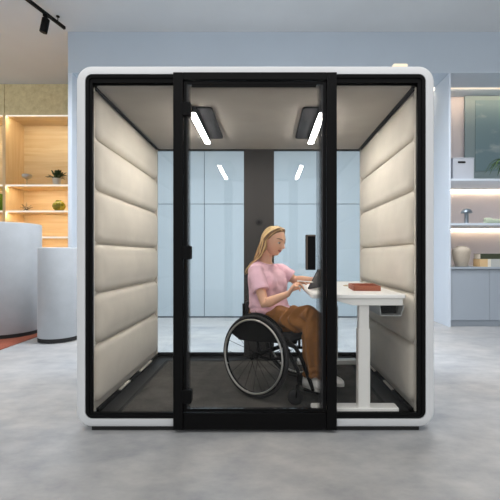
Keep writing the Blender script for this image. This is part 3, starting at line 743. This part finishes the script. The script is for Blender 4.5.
# ================================================================== WHEELCHAIR
YAW = math.radians(-36)
AX = V(.072, .553, FLR)
wc = empty('wheelchair', AX, 'black active wheelchair with silver push rims that the woman sits in', 'wheelchair', rotz=YAW)
R_ = .297
def circle(r, n, y=0, c=(0, 0)): return [V(c[0] + r * math.cos(2 * PI * i / n), y, c[1] + r * math.sin(2 * PI * i / n)) for i in range(n)]
def sub(name, parent, loc=(0, 0, 0), rot=(0, 0, 0)):
    o = bpy.data.objects.new(name, None); COL.objects.link(o); o.parent = parent; o.location = loc; o.rotation_euler = rot; o.empty_display_size = .05
    return o
spoke_me = None
for sd_ in (-1, 1):
    cam = math.radians(3.0) * sd_
    # camber tilts the bottom outward
    wh = link('wheel', (lambda b: (ring_tube(b, circle(R_ - .030, 64), .009, 8), b)[1])(BM()), MT['black'], wc, smooth=True)
    wh.location = (0, sd_ * .268, R_); wh.rotation_euler = (cam, 0, 0)
    b = BM(); ring_tube(b, circle(R_ - .013, 72), .0135, 12); link('tyre', b, MT['tyre'], wh, smooth=True)
    b = BM(); ring_tube(b, circle(R_ - .036, 72, sd_ * .024), .0070, 10); link('push_rim', b, MT['steel'], wh, smooth=True)
    for k in range(6):
        a = 2 * PI * k / 6 + .35; b = BM()
        tube(b, [V((R_ - .033) * math.cos(a), 0, (R_ - .033) * math.sin(a)), V((R_ - .036) * math.cos(a), sd_ * .022, (R_ - .036) * math.sin(a))], .005, n=6); link('rim_tab', b, MT['steel'], wh, smooth=True)
    b = BM(); lathe(b, [(.001, -.04), (.014, -.04), (.016, -.03), (.024, -.028), (.024, -.022), (.012, -.02), (.012, .02), (.024, .022), (.024, .028), (.014, .03), (.001, .034)], n=20)
    bmesh.ops.rotate(b, verts=b.verts, matrix=Matrix.Rotation(-PI / 2 * sd_, 3, 'X')); link('hub', b, MT['black'], wh, smooth=True)
    for k in range(20):
        a = 2 * PI * k / 20; off = .9 if (k // 2) % 2 else -.9
        yy = .022 if k % 2 else -.022
        if spoke_me is None or True:
            b = BM(); tube(b, [V(.022 * math.cos(a + off), yy, .022 * math.sin(a + off)), V((R_ - .036) * math.cos(a), 0, (R_ - .036) * math.sin(a))], .0016, n=5); link('spoke', b, MT['black'], wh, smooth=True)
# frame: side tubes, down tubes, axle, footrest
SH = .425
for s in (-1, 1):
    y = s * .20
    path = smooth_path([(-.20, y, SH - .035), (-.02, y, SH - .03), (.20, y, SH - .005), (.29, y * .97, SH - .03), (.335, y * .85, SH - .11), (.365, y * .68, .20), (.40, y * .55, .085)], 5)
    b = BM(); tube(b, path, .014, n=12); link('frame_tube', b, MT['black'], wc, smooth=True)
    path = smooth_path([(.26, y, SH - .06), (.20, y, .30), (.06, y, .275), (-.06, y, .295)], 5)
    b = BM(); tube(b, path, .012, n=10); link('lower_tube', b, MT['black'], wc, smooth=True)
    b = BM(); tube(b, [(-.02, y, SH - .03), (0, y, R_)], .013, n=10); tube(b, [(.10, y, SH - .018), (.10, y, .277)], .010, n=10); link('axle_bracket', b, MT['black'], wc, smooth=True)
    b = BM(); tube(b, smooth_path([(-.165, y * .80, SH - .04), (-.185, y * .80, SH + .08), (-.188, y * .78, .61), (-.194, y * .76, .65)], 4), .012, n=10); link('back_tube', b, MT['black'], wc, smooth=True)
    # side guard hugging the wheel
    b = BM(); prof = []
    for i in range(13):
        a = math.radians(40 + 115 * i / 12); prof.append((.0 + .285 * math.cos(a), R_ + .300 * math.sin(a)))
    prof = [(q[0], q[1]) for q in prof] + [(-.20, SH - .03), (.20, SH - .02)]
    yy = s * .222
    loops(b, [[V(x, yy + e, z) for x, z in prof] for e in (-.003, .003)]); sg = link('side_guard', b, MT['black'], wc)
    b = BM(); tube(b, [V(.0 + .288 * math.cos(math.radians(q)), yy + s * .008, R_ + .303 * math.sin(math.radians(q))) for q in range(42, 158, 8)], .013, n=8, flat=.5); link('guard_edge', b, MT['black'], sg, smooth=True)
    # castor
    b = BM(); tube(b, [(.225, y, SH - .03), (.28, y, .30), (.325, y, .235), (.34, y, .20)], .012, n=10); lathe(b, [(.001, .15), (.017, .15), (.018, .155), (.018, .215), (.001, .22)], n=16, c=(.34, y, 0)); link('castor_stem', b, MT['black'], wc, smooth=True)
    b = BM()
    for e in (-.018, .018): tube(b, [(.34, y + e, .155), (.325, y + e, .12), (.312, y + e, .055)], .006, n=8)
    box(b, .325, .355, y - .022, y + .022, .145, .158); bmesh.ops.rotate(b, cent=V(.34, y, 0), verts=b.verts, matrix=Matrix.Rotation(.7, 3, 'Z')); fk = link('castor_fork', b, MT['black'], wc, smooth=True)
    b = BM(); prof = [(.020, -.012), (.045, -.013), (.053, -.008), (.054, 0), (.053, .008), (.045, .013), (.020, .012)]
    lathe(b, [(.001, -.010)] + prof + [(.001, .010)], n=30); bmesh.ops.rotate(b, verts=b.verts, matrix=Matrix.Rotation(PI / 2, 3, 'X')); bmesh.ops.translate(b, verts=b.verts, vec=V(.312, y, .055)); bmesh.ops.rotate(b, cent=V(.34, y, 0), verts=b.verts, matrix=Matrix.Rotation(.7, 3, 'Z')); link('castor_wheel', b, MT['tyre'], fk, smooth=True)
b = BM(); tube(b, [(0, -.245, R_), (0, .245, R_)], .017, n=14); link('axle', b, MT['black'], wc, smooth=True)
b = BM(); tube(b, [(.22, -.2, SH - .02), (.22, .2, SH - .02)], .012, n=10); tube(b, [(-.17, -.19, SH + .0), (-.17, .19, SH + .0)], .011, n=10); tube(b, [(.365, -.136, .20), (.365, .136, .20)], .010, n=10); link('cross_tube', b, MT['black'], wc, smooth=True)
b = BM(); rbox(b, .315, .50, -.125, .125, .070, .080, .02, bev=.003); link('foot_plate', b, MT['black'], wc, smooth=True, sharp=35)
b = BM(); pillow(b, (.03, 0, SH - .008), (1, 0, 0), (0, 1, 0), (0, 0, 1), .43, .39, .04, .045, .03, extra=.006); link('seat_cushion', b, MT['nylon'], wc, smooth=True, sharp=80)
b = BM(); rings = []
for z, x0, hw in ((SH + .03, -.155, .160), (SH + .10, -.168, .158), (.59, -.182, .152), (.64, -.188, .142), (.66, -.190, .130)):
    r = []
    for i in range(24):
        a = 2 * PI * i / 24; r.append(V(x0 - .02 + .03 * (abs(math.sin(a)) ** 2) + .022 * math.cos(a), hw * math.copysign(abs(math.sin(a)) ** .6, math.sin(a)), z))
    rings.append(r)
loops(b, rings); link('backrest', b, MT['nylon'], wc, smooth=True, sharp=80)

# ================================================================== TABLET AND PEN
Rz = Matrix.Rotation(YAW, 3, 'Z')
def W(u, v, w): return AX + Rz @ V(u, v, w)
tz = DT - FLR
tl = math.radians(30)     # lean from upright
tb = empty('tablet', W(.29, .125, tz + .0035), 'dark tablet the woman props up on the desk edge', 'tablet', rotz=YAW)
def tilt(bm): bmesh.ops.rotate(bm, verts=bm.verts, matrix=Matrix.Rotation(tl, 3, 'Y')); return bm
b = BM(); rbox(b, -.004, .004, -.122, .122, 0, .172, .010, axis='X', bev=.0015); link('body', tilt(b), MT['tablet'], tb, smooth=True, sharp=35)
b = BM(); rbox(b, -.0052, -.0041, -.116, .116, .006, .166, .006, axis='X'); link('screen', tilt(b), MT['screen'], tb)
b = BM(); rbox(b, .0035, .0065, .085, .112, .138, .162, .006, axis='X', bev=.001); link('camera_bump', tilt(b), MT['black'], tb, smooth=True, sharp=35)
pa, pb = W(.250, -.105, .812), W(.345, -.035, .838)
pb, pa = W(.338, -.020, .832), W(.278, -.150, .846)
dpen = (pb - pa).normalized()
pa, pb = pa + V(.012, 0, 0), pb + V(.012, 0, 0)
pn = empty('stylus', pa, 'thin white stylus in the woman\'s raised hand, pointing at the tablet', 'stylus')
Lp = (pb - pa).length
b = BM(); tube(b, [V(0, 0, 0), dpen * .001, dpen * (Lp - .02), dpen * (Lp - .002)], [.003, .0042, .0042, .0018], n=12); link('barrel', b, MT['pen'], pn, smooth=True)
b = BM(); tube(b, [dpen * (Lp - .003), dpen * Lp], [.0017, .0006], n=8); link('tip', b, MT['trayg'], pn, smooth=True)

# ================================================================== THE WOMAN
pe = bpy.data.objects.new('person_tmp', None)
HCN = V(-.020, 0, 1.142)       # head centre
HP = Matrix.Rotation(math.radians(20), 3, 'Y')      # looking down
HT = Matrix.Rotation(math.radians(-6), 3, 'Z')
HR = HT @ HP
def G(x, c, s): return math.exp(-((x - c) / s) ** 2)
def head_point(th, ph):
    """th azimuth from the face, ph elevation; local head frame"""
    d = V(math.cos(th) * math.cos(ph), math.sin(th) * math.cos(ph), math.sin(ph))
    rx = .090 if d.x > 0 else .100
    z = d.z * .112; p = V(d.x * rx, d.y * .072, z)
    if z < 0:      # jaw
        t = min(1, -z / .112); cp = max(math.cos(ph), 1e-4)
        p.y = .072 * math.sin(th) * cp ** .68 * (1 - .30 * t ** 1.5)
        if p.x < 0: p.x *= 1 - .45 * t
        else: p.x = rx * math.cos(th) * cp ** .55 * (1 - .05 * t)
    front = max(0, math.cos(th)) ** 2 * min(1, math.cos(ph) * 3)
    y = p.y
    p.x += front * (.0045 * G(z, .036, .016) * G(y, 0, .05))                   # brow
    for s in (-1, 1):
        p.x -= front * .0085 * G(y, s * .031, .016) * G(z, .014, .014)          # sockets
        p.x += front * .0050 * G(y, s * .036, .018) * G(z, -.022, .018)         # cheeks
    p.x += front * .013 * G(y, 0, .010) * G(z, .006, .022)                      # bridge
    p.x += front * .029 * G(y, 0, .0135) * G(z, -.021, .0140)                  # tip
    for s in (-1, 1): p.x += front * .008 * G(y, s * .013, .007) * G(z, -.027, .009)
    p.x += front * .0035 * (G(y, .030, .009) + G(y, -.030, .009)) * G(z, -.045, .012)
    p.x -= front * .004 * G(z, -.041, .008) * G(y, 0, .03)
    p.x += front * .0075 * G(y, 0, .021) * G(z, -.051, .0065)                   # upper lip
    p.x -= front * .003 * G(y, 0, .024) * G(z, -.0575, .0022)
    p.x += front * .0072 * G(y, 0, .018) * G(z, -.064, .0065)                   # lower lip
    p.x -= front * .004 * G(y, 0, .025) * G(z, -.076, .006)
    p.x += front * .009 * G(y, 0, .022) * G(z, -.097, .013)                     # chin
    return p
def HW(p): return HCN + HR @ Vector(p)

bm = BM()
NT, NP = 96, 72
rings = []
for j in range(1, NP):
    ph = -PI / 2 + PI * j / NP
    rings.append([HW(head_point(2 * PI * i / NT, ph)) for i in range(NT)])
loops(bm, rings)
# ears
for s in (-1, 1):
    e = [HW((-.012, s * .068, -.028)), HW((-.016, s * .074, -.008)), HW((-.020, s * .076, .010)), HW((-.016, s * .073, .022))]
    tube(bm, e, [.007, .013, .015, .008], n=12, flat=.5, side=HR @ V(1, 0, 0))
for s in (-1, 1):      # lids lowered over the eyes
    c = V(.0668, s * .031, .0145)
    loops(bm, [[HW(c + V(.0138 * math.cos(a), .0150 * math.sin(a) * math.cos(2 * PI * i / 16), .0125 * math.sin(a) * math.sin(2 * PI * i / 16))) for i in range(16)] for a in [PI * j / 10 for j in range(1, 10)]])
# neck, chest, belly, pelvis under the clothes
def ell(c, d, w_, tilt_=0.0, n=28):
    return [V(c[0] + d * math.cos(2 * PI * i / n) , c[1] + w_ * math.sin(2 * PI * i / n), c[2] + tilt_ * d * math.cos(2 * PI * i / n)) for i in range(n)]
loops(bm, [ell((-.076, 0, 1.10), .046, .045, -.35), ell((-.100, 0, 1.03), .045, .044, -.35), ell((-.108, 0, .985), .052, .052, -.35), ell((-.115, 0, .95), .062, .085, -.3), ell((-.11, 0, .90), .08, .14), ell((-.095, 0, .80), .09, .145), ell((-.085, 0, .68), .085, .13), ell((-.08, 0, .58), .10, .15), ell((-.07, 0, .50), .10, .155)])
def arm(S, E, Wp, r0, r1, r2, r3):
    S, E, Wp = Vector(S), Vector(E), Vector(Wp)
    m1 = S.lerp(E, .45); m2 = E.lerp(Wp, .30)
    pts = [S, S.lerp(E, .2), m1, S.lerp(E, .8), E, E.lerp(Wp, .15), m2, E.lerp(Wp, .65), Wp]
    rs = [r0, r0, r0 * .92, r1 * 1.02, r1, r1 * 1.06, r2 * 1.02, (r2 + r3) * .48, r3]
    tube(bm, pts, rs, n=18)
RS, RE, RW = V(-.085, -.165, .905), V(.045, -.222, .672), V(.205, -.150, .752)
LS, LE, LW = V(-.085, .165, .905), V(.015, .222, .815), V(.226, .264, .826)
LE = V(.028, .225, .822)
arm(RS, RE, RW, .044, .035, .036, .022)
arm(LS, LE, LW, .044, .035, .036, .022)
nails = []
def hand(Wp, d, n, side, curls, thumb, spread=.08, L=.088):
    """palm along d, palm side n, thumb side 'side'"""
    d = Vector(d).normalized(); n = Vector(n); n = (n - d * n.dot(d)).normalized()
    s = d.cross(n); s = s if s.dot(Vector(side)) > 0 else -s
    def ring(c, a, t, k=16): return [c + s * (a * math.cos(2 * PI * i / k)) + n * (t * math.sin(2 * PI * i / k)) for i in range(k)]
    loops(bm, [ring(Wp - d * .02, .024, .019), ring(Wp + d * .005, .026, .017), ring(Wp + d * .03, .033, .0155), ring(Wp + d * .06, .038, .0145), ring(Wp + d * L * .92, .0385, .012), ring(Wp + d * L, .034, .009)])
    lens = [(.040, .024, .020), (.045, .028, .021), (.041, .026, .021), (.032, .020, .018)]
    for k in range(4):
        base = Wp + d * (L - .006 - (.004, 0, .003, .010)[k]) + s * (.029 - .0192 * k)
        dd = (d + s * spread * (1.3 - k * .9)).normalized(); p = base - dd * .025; pts = [p, base]; ang = 0
        q = base
        for ln, cu in zip(lens[k], curls[k]):
            ang += math.radians(cu); dirv = dd * math.cos(ang) + n * math.sin(ang)
            pts.append(q + dirv * ln * .5); q = q + dirv * ln; pts.append(q)
        rs = [.0085, .0092, .0086, .0086, .0079, .0078, .0070, .0058]
        tube(bm, pts, [r * (.9 if k == 3 else 1) for r in rs], n=10)
        nails.append((q - dirv * .007, dirv, (dirv.cross(s)).normalized()))
    t0 = Wp + d * .018 + s * .018
    tp = [t0, Wp + d * thumb[0][0] + s * thumb[0][1] + n * thumb[0][2], Wp + d * thumb[1][0] + s * thumb[1][1] + n * thumb[1][2], Wp + d * thumb[2][0] + s * thumb[2][1] + n * thumb[2][2]]
    tube(bm, smooth_path(tp, 3), [.013, .0135, .013, .012, .0112, .0105, .0098, .0092, .0086, .007], n=12)
# right hand: pen grip, back of the hand outwards
hand(RW, (.55, .15, .80), (.75, .45, -.50), (-.5, .85, .2), [(26, 36, 22), (32, 40, 24), (46, 52, 30), (56, 56, 32)], [(.032, .036, .012), (.058, .040, .034), (.084, .024, .052)])
# left hand: holds the far edge of the tablet, fingers on its back
hand(LW, (.93, .12, .06), (.05, -1, .05), (-.2, 0, .95), [(28, 45, 20), (34, 48, 20), (38, 48, 20), (42, 46, 20)], [(.02, .036, .016), (.036, .040, .034), (.055, .034, .046)])
# legs inside the trousers
for s in (-1, 1):
    hip, kn, an = V(-.05, s * .085, .525), V(.325 - s * .035, s * .085, .545 - s * .025), V(.372, s * .080, .165)
    tube(bm, [hip, hip.lerp(kn, .3), hip.lerp(kn, .7), kn], [.085, .078, .062, .05], n=18)
    tube(bm, [kn + V(.0, 0, .01), kn.lerp(an, .25), kn.lerp(an, .6), an, an - V(0, 0, .035)], [.048, .05, .042, .03, .03], n=16)
    tube(bm, [an - V(.02, 0, .04), an + V(.05, 0, -.055), an + V(.12, 0, -.065)], [.028, .028, .022], n=12)
bm = remesh(bm, .0042, 2, .4)
# lips get their own colour on the one body mesh
inv = HR.transposed()
for f in bm.faces:
    q = inv @ (f.calc_center_median() - HCN)
    if q.x > .076 and abs(q.y) < .026 and -.070 < q.z < -.0455 and ((q.y / .025) ** 2 + ((q.z + .0580 - 14 * q.y ** 2) / .0080) ** 2) < 1: f.material_index = 1
    f.smooth = True
pe = link('person', bm, [MT['skin'], MT['lips']], smooth=True, sharp=180)
pe.location = AX + V(.012, 0, 0); pe.rotation_euler = (0, 0, YAW)
tag(pe, 'blonde woman in pink t-shirt and brown trousers, seated in the wheelchair writing on a tablet', 'person')

# eyes, brows
for s in (-1, 1):
    c = V(.0688, s * .031, .0085)
    b = BM(); rings = []
    for j in range(1, 12):
        a = PI * j / 12; rings.append([HW(c) + HR @ V(  .0128 * math.cos(a), .0128 * math.sin(a) * math.cos(2 * PI * i / 20), .0125 * math.sin(a) * math.sin(2 * PI * i / 20)) for i in range(20)])
    loops(b, rings)
    gaze = HR @ V(.93, -s * .03, -.28).normalized()
    for f in b.faces:
        if (f.calc_center_median() - HW(c)).normalized().dot(gaze) > .86: f.material_index = 1
    link('eye', b, [MT['eyew'], MT['iris']], pe, smooth=True)
    def on_face(y, z, lift):    # point on the face surface
        best = None
        for i in range(-40, 41):
            for j in (0,):
                pass
        th = math.asin(max(-1, min(1, y / .072 / max(.2, math.cos(math.asin(z / .112)))))); p = head_point(th, math.asin(z / .112)); return HW((p.x + lift, p.y, p.z))
    b = BM(); tube(b, [on_face(s * (.014 + .038 * t), .034 + .007 * math.sin(PI * min(1, t * .8)) - .004 * t, .0005) for t in [i / 8 for i in range(9)]], [.0018, .0028, .0030, .0030, .0029, .0027, .0024, .002, .001], n=8); link('eyebrow', b, MT['brow'], pe, smooth=True)
    b = BM(); tube(b, [HW(c) + HR @ V(.0142 * math.cos(t), .0142 * math.sin(t), .0048 - .0028 * abs(t) ** 2) for t in [(-1.0 + 2.0 * i / 8) for i in range(9)]], .0014, n=6); link('eyelashes', b, MT['brow'], pe, smooth=True)

# ---- t-shirt
bm = BM()
def se(c, d, w_, z, p=.8, n=36, tilt_=0.0):
    o = []
    for i in range(n):
        a = 2 * PI * i / n; ca, sa = math.cos(a), math.sin(a)
        x = d * math.copysign(abs(ca) ** p, ca); o.append(V(c + x, w_ * math.copysign(abs(sa) ** p, sa), z + tilt_ * x))
    return o
loops(bm, [se(-.062, .120, .160, .545, tilt_=.12), se(-.060, .137, .172, .556, tilt_=.12), se(-.062, .140, .174, .59, tilt_=.1), se(-.075, .128, .164, .65), se(-.082, .120, .158, .71), se(-.085, .124, .164, .77),
           se(-.088, .125, .172, .82), se(-.095, .115, .176, .87), se(-.103, .098, .170, .905, tilt_=-.1), se(-.110, .082, .140, .935, tilt_=-.25), se(-.112, .066, .098, .958, tilt_=-.35), se(-.112, .060, .068, .972, tilt_=-.4)])
for s in (-1, 1):      # bust
    c = V(-.022, s * .066, .80)
    loops(bm, [[c + V(.066 * math.cos(math.radians(a)), .075 * math.sin(math.radians(a)) * math.cos(t), .085 * math.sin(math.radians(a)) * math.sin(t)) for t in [2 * PI * i / 16 for i in range(16)]] for a in range(8, 180, 14)])
for S, E, f in ((RS, RE, .60), (LS, LE, .74)):
    e2 = S.lerp(E, f); d = (E - S).normalized()
    tube(bm, [S + V(0, -S.y * .35, .012), S + V(0, 0, .002), S.lerp(E, f * .35), S.lerp(E, f * .7), e2 - d * .004, e2], [.045, .060, .063, .062, .063, .058], n=24)
bm = remesh(bm, .006, 3, .5)
bmesh.ops.recalc_face_normals(bm, faces=bm.faces)
bm.normal_update()
for v in bm.verts:
    p = v.co; q = V(p.x * 9 + p.z * 6, p.y * 9, p.z * 16 - p.x * 8)
    a = noise.noise(q) * .0060 + noise.noise(p * 34) * .0018
    fold = max(0, 1 - (p.z - .545) / .13)                 # bunching over the lap
    a += fold * .0065 * math.sin(p.z * 150 + 4 * noise.noise(p * 12))
    drape = G(p.z, .70, .10); a += drape * .008 * math.sin(38 * p.y + 26 * p.x + 16 * p.z + 3 * noise.noise(p * 8))
    v.co = p + v.normal * a
link('t_shirt', bm, MT['pink'], pe, smooth=True, sharp=180)
b = BM(); n_ = 40
ring_tube(b, [V(-.112 + .060 * math.cos(2 * PI * i / n_), .066 * math.sin(2 * PI * i / n_), .972 - .4 * .060 * math.cos(2 * PI * i / n_)) for i in range(n_)], .0075, 8)
link('shirt_collar', b, MT['pink'], pe, smooth=True)
for S, E, f in ((RS, RE, .60), (LS, LE, .74)):
    d = (E - S).normalized(); c = S.lerp(E, f); a1 = d.orthogonal().normalized(); a2 = d.cross(a1); b = BM()
    ring_tube(b, [c + (a1 * math.cos(t) + a2 * math.sin(t)) * .060 for t in [2 * PI * i / 30 for i in range(30)]], .0042, 8); link('sleeve_hem', b, MT['pink'], pe, smooth=True)

# ---- trousers
bm = BM()
loops(bm, [se(-.065, .118, .168, .47), se(-.06, .135, .178, .50), se(-.068, .130, .172, .56), se(-.07, .120, .165, .60), se(-.07, .105, .15, .615)])
for s in (-1, 1):
    hip, kn, an = V(-.04, s * .088, .530), V(.320 - s * .035, s * .086, .548 - s * .028), V(.375, s * .082, .175)
    tube(bm, [hip - V(.06, 0, 0), hip, hip.lerp(kn, .35), hip.lerp(kn, .7), kn - V(.03, 0, 0), kn + V(.02, 0, -.012), kn + V(.045, 0, -.03)], [.085, .094, .088, .082, .084, .074, .045], n=22)
    tube(bm, smooth_path([kn + V(-.005, 0, .0), kn + V(.022, 0, -.07), kn.lerp(an, .4) + V(.01, 0, 0), kn.lerp(an, .75) + V(.005, 0, 0), an], 3), [.066, .072, .077, .078, .078, .077, .076, .074, .072, .070, .068, .066, .064], n=22)
bm = remesh(bm, .007, 3, .5)
bmesh.ops.recalc_face_normals(bm, faces=bm.faces)
bm.normal_update()
for v in bm.verts:
    p = v.co
    a = noise.noise(V(p.x * 14, p.y * 14, p.z * 7)) * .013 + noise.noise(p * 40) * .003
    up = max(0, min(1, (p.z - .45) / .05))
    if p.x < .36: a += up * .015 * math.sin(60 * p.x - 34 * p.y + 30 * p.z + 4 * noise.noise(p * 9))
    shank = 1 - up; a += shank * .013 * math.sin(math.atan2(p.y - math.copysign(.093, p.y), p.x - .37) * 5 + 9 * p.z)
    if p.z < .26: a += .004 * math.sin(p.z * 170 + 5 * noise.noise(p * 10))
    v.co = p + v.normal * a
link('trousers', bm, MT['brown'], pe, smooth=True, sharp=180)

# ---- shoes
for s in (-1, 1):
    yc = s * .085
    def sole(k, z, g): 
        o = []
        for i in range(30):
            a = 2 * PI * i / 30; x = math.cos(a); yy = math.sin(a)
            wdt = .038 + .008 * max(-1, min(1, x * 1.2)) - (.010 if x < -.5 else 0)
            o.append(V(.408 + (.122 + g) * x, yc + (wdt + g) * yy * (1 if abs(x) < .9 else .9), z))
        return o
    b = BM(); rings = [sole(0, .0815, -.002), sole(0, .085, 0), sole(0, .100, 0), sole(0, .104, -.003)]; loops(b, rings)
    sh = link('shoe', BM(), MT['shoe'], pe); 
    bmu = BM(); sec = []
    for x, w_, h in ((.292, .018, .050), (.300, .030, .072), (.325, .035, .083), (.360, .037, .085), (.395, .039, .070), (.43, .041, .055), (.465, .042, .043), (.495, .038, .034), (.515, .028, .022), (.524, .014, .010)):
        sec.append([V(x, yc + w_ * math.copysign(abs(math.cos(t)) ** .8, math.cos(t)), .100 + h * max(0, math.sin(t)) ** .75 if math.sin(t) > 0 else .100) for t in [2 * PI * i / 24 for i in range(24)]])
    loops(bmu, sec); bmu.to_mesh(sh.data); bmu.free()
    for p in sh.data.polygons: p.use_smooth = True
    link('sole', b, MT['sole'], sh, smooth=True, sharp=40)
    for k in range(4):
        x = .375 + .022 * k; h = .183 - .011 * k
        bl = BM(); tube(bl, smooth_path([(x, yc - .022, h - .022), (x + .004, yc, h - .002), (x, yc + .022, h - .022)], 4), .0035, n=6); link('lace', bl, MT['pen'], sh, smooth=True)

# ---- hair: a fitted cap and swept locks from the parting to the back
b = BM(); rings = []
HL = [(0, 54), (25, 52), (55, 42), (75, 28), (92, 2), (108, -42), (181, -42)]
for j in range(0, 30):
    ph = math.radians(90 - j * 4.2); r = []
    for i in range(64):
        th = 2 * PI * i / 64
        # hairline: face stays free
        ta = math.degrees(abs((th + PI) % (2 * PI) - PI)); lim = -42
        for (a0_, l0_), (a1_, l1_) in zip(HL, HL[1:]):
            if a0_ <= ta <= a1_: lim = l0_ + (l1_ - l0_) * (ta - a0_) / (a1_ - a0_)
        p2 = max(ph, math.radians(lim))
        p = head_point(th, min(p2, math.radians(89.5)))
        r.append(HW(p * (1.065 if p2 == ph else 1.0)))
    rings.append(r)
loops(b, rings, cap0=True, cap1=False)
hair = link('hair', b, MT['haird'], pe, smooth=True, sharp=180)
rnd = random.Random(11)
b = BM()
def head_s(th, ph, k=1.09): return HW(head_point(th, ph) * k)
D_ = math.radians
for s in (-1, 1):
    for i in range(84):
        t = i / 83                                   # along the parting, front to crown
        kk = 1.06 + .06 * rnd.random()
        a0 = D_(58 + 80 * t)
        start = HW(V(.088 * math.cos(a0), s * .004, .112 * math.sin(a0)) * 1.05)
        th1 = s * D_(46 + 90 * t); th2 = s * D_(80 + 76 * t); th3 = s * D_(96 + 72 * t)
        pts = [start, head_s(th1, D_(56), kk), head_s(th2, D_(28), kk + .03), head_s(th3, D_(-2), kk + .08)]
        y0 = s * (.080 - .062 * t ** 1.3) + rnd.uniform(-.006, .006)
        x0 = -.052 - .100 * t ** .7 + rnd.uniform(-.01, .01)
        x1 = -.105 - .075 * t + rnd.uniform(-.012, .012)
        pts += [V(x0, y0 * 1.04, 1.085), V(x1, y0 * 1.02, 1.02), V(-.185 - .025 * t + rnd.uniform(-.01, .01), y0 * .95 - .008, .962),
                V(-.228 + rnd.uniform(-.012, .010), y0 * .85 - .018, .915), V(-.250 + rnd.uniform(-.016, .010), y0 * .65 - .03, .868 + .035 * rnd.random())]
        pts = smooth_path(pts, 4); n = len(pts); w0 = rnd.uniform(.0065, .0105)
        tube(b, pts, [w0 * (.55 + .45 * min(1, q / 5)) * (1 if q < n - 8 else max(.12, (n - 1 - q) / 8)) for q in range(n)], n=7, flat=.6, mi=(rnd.choice((0, 0, 1, 1, 1)) if rnd.random() > (.6 if t < .14 else .24) else 2))
link('hair_lock', b, [MT['hair'], MT['hairl'], MT['haird']], hair, smooth=True, sharp=180)
# ================================================================== CAMERA, LIGHT
cd = bpy.data.cameras.new('camera'); co = bpy.data.objects.new('camera', cd); COL.objects.link(co)
co.location = (0, CY, HC); co.rotation_euler = (PI / 2, 0, 0)
cd.sensor_width = 36; cd.lens = 36 * F / 500; cd.shift_x = -16 / 500; cd.shift_y = 6 / 500
cd.clip_start = 0.05; scene.camera = co
w = bpy.data.worlds.new('world'); scene.world = w; w.use_nodes = True
w.node_tree.nodes['Background'].inputs['Color'].default_value = (0.97, 0.985, 1.0, 1)
w.node_tree.nodes['Background'].inputs['Strength'].default_value = 0.82
scene.view_settings.view_transform = 'Standard'; scene.view_settings.look = 'None'
scene.view_settings.exposure = 0.0; scene.view_settings.gamma = 1.0

def area(name, loc, sx, sy, power, col=(1, 1, 1), rot=(0, 0, 0)):
    ld = bpy.data.lights.new(name, 'AREA'); ld.shape = 'RECTANGLE'; ld.size = sx; ld.size_y = sy; ld.energy = power; ld.color = col
    o = bpy.data.objects.new(name, ld); COL.objects.link(o); o.location = loc; o.rotation_euler = rot; return o
area('front_fill', (0, -1.6, 4.5), 7, 2.2, 110, (1, .97, .93))  # added fill light, unseen overhead, lifts the floor and booth front
area('rear_fill', (-.2, 2.3, 4.6), 6, .6, 205, (.97, .98, 1)).data.spread = math.radians(112)  # added fill light behind the booth, unseen, brightens blue wall and rear floor
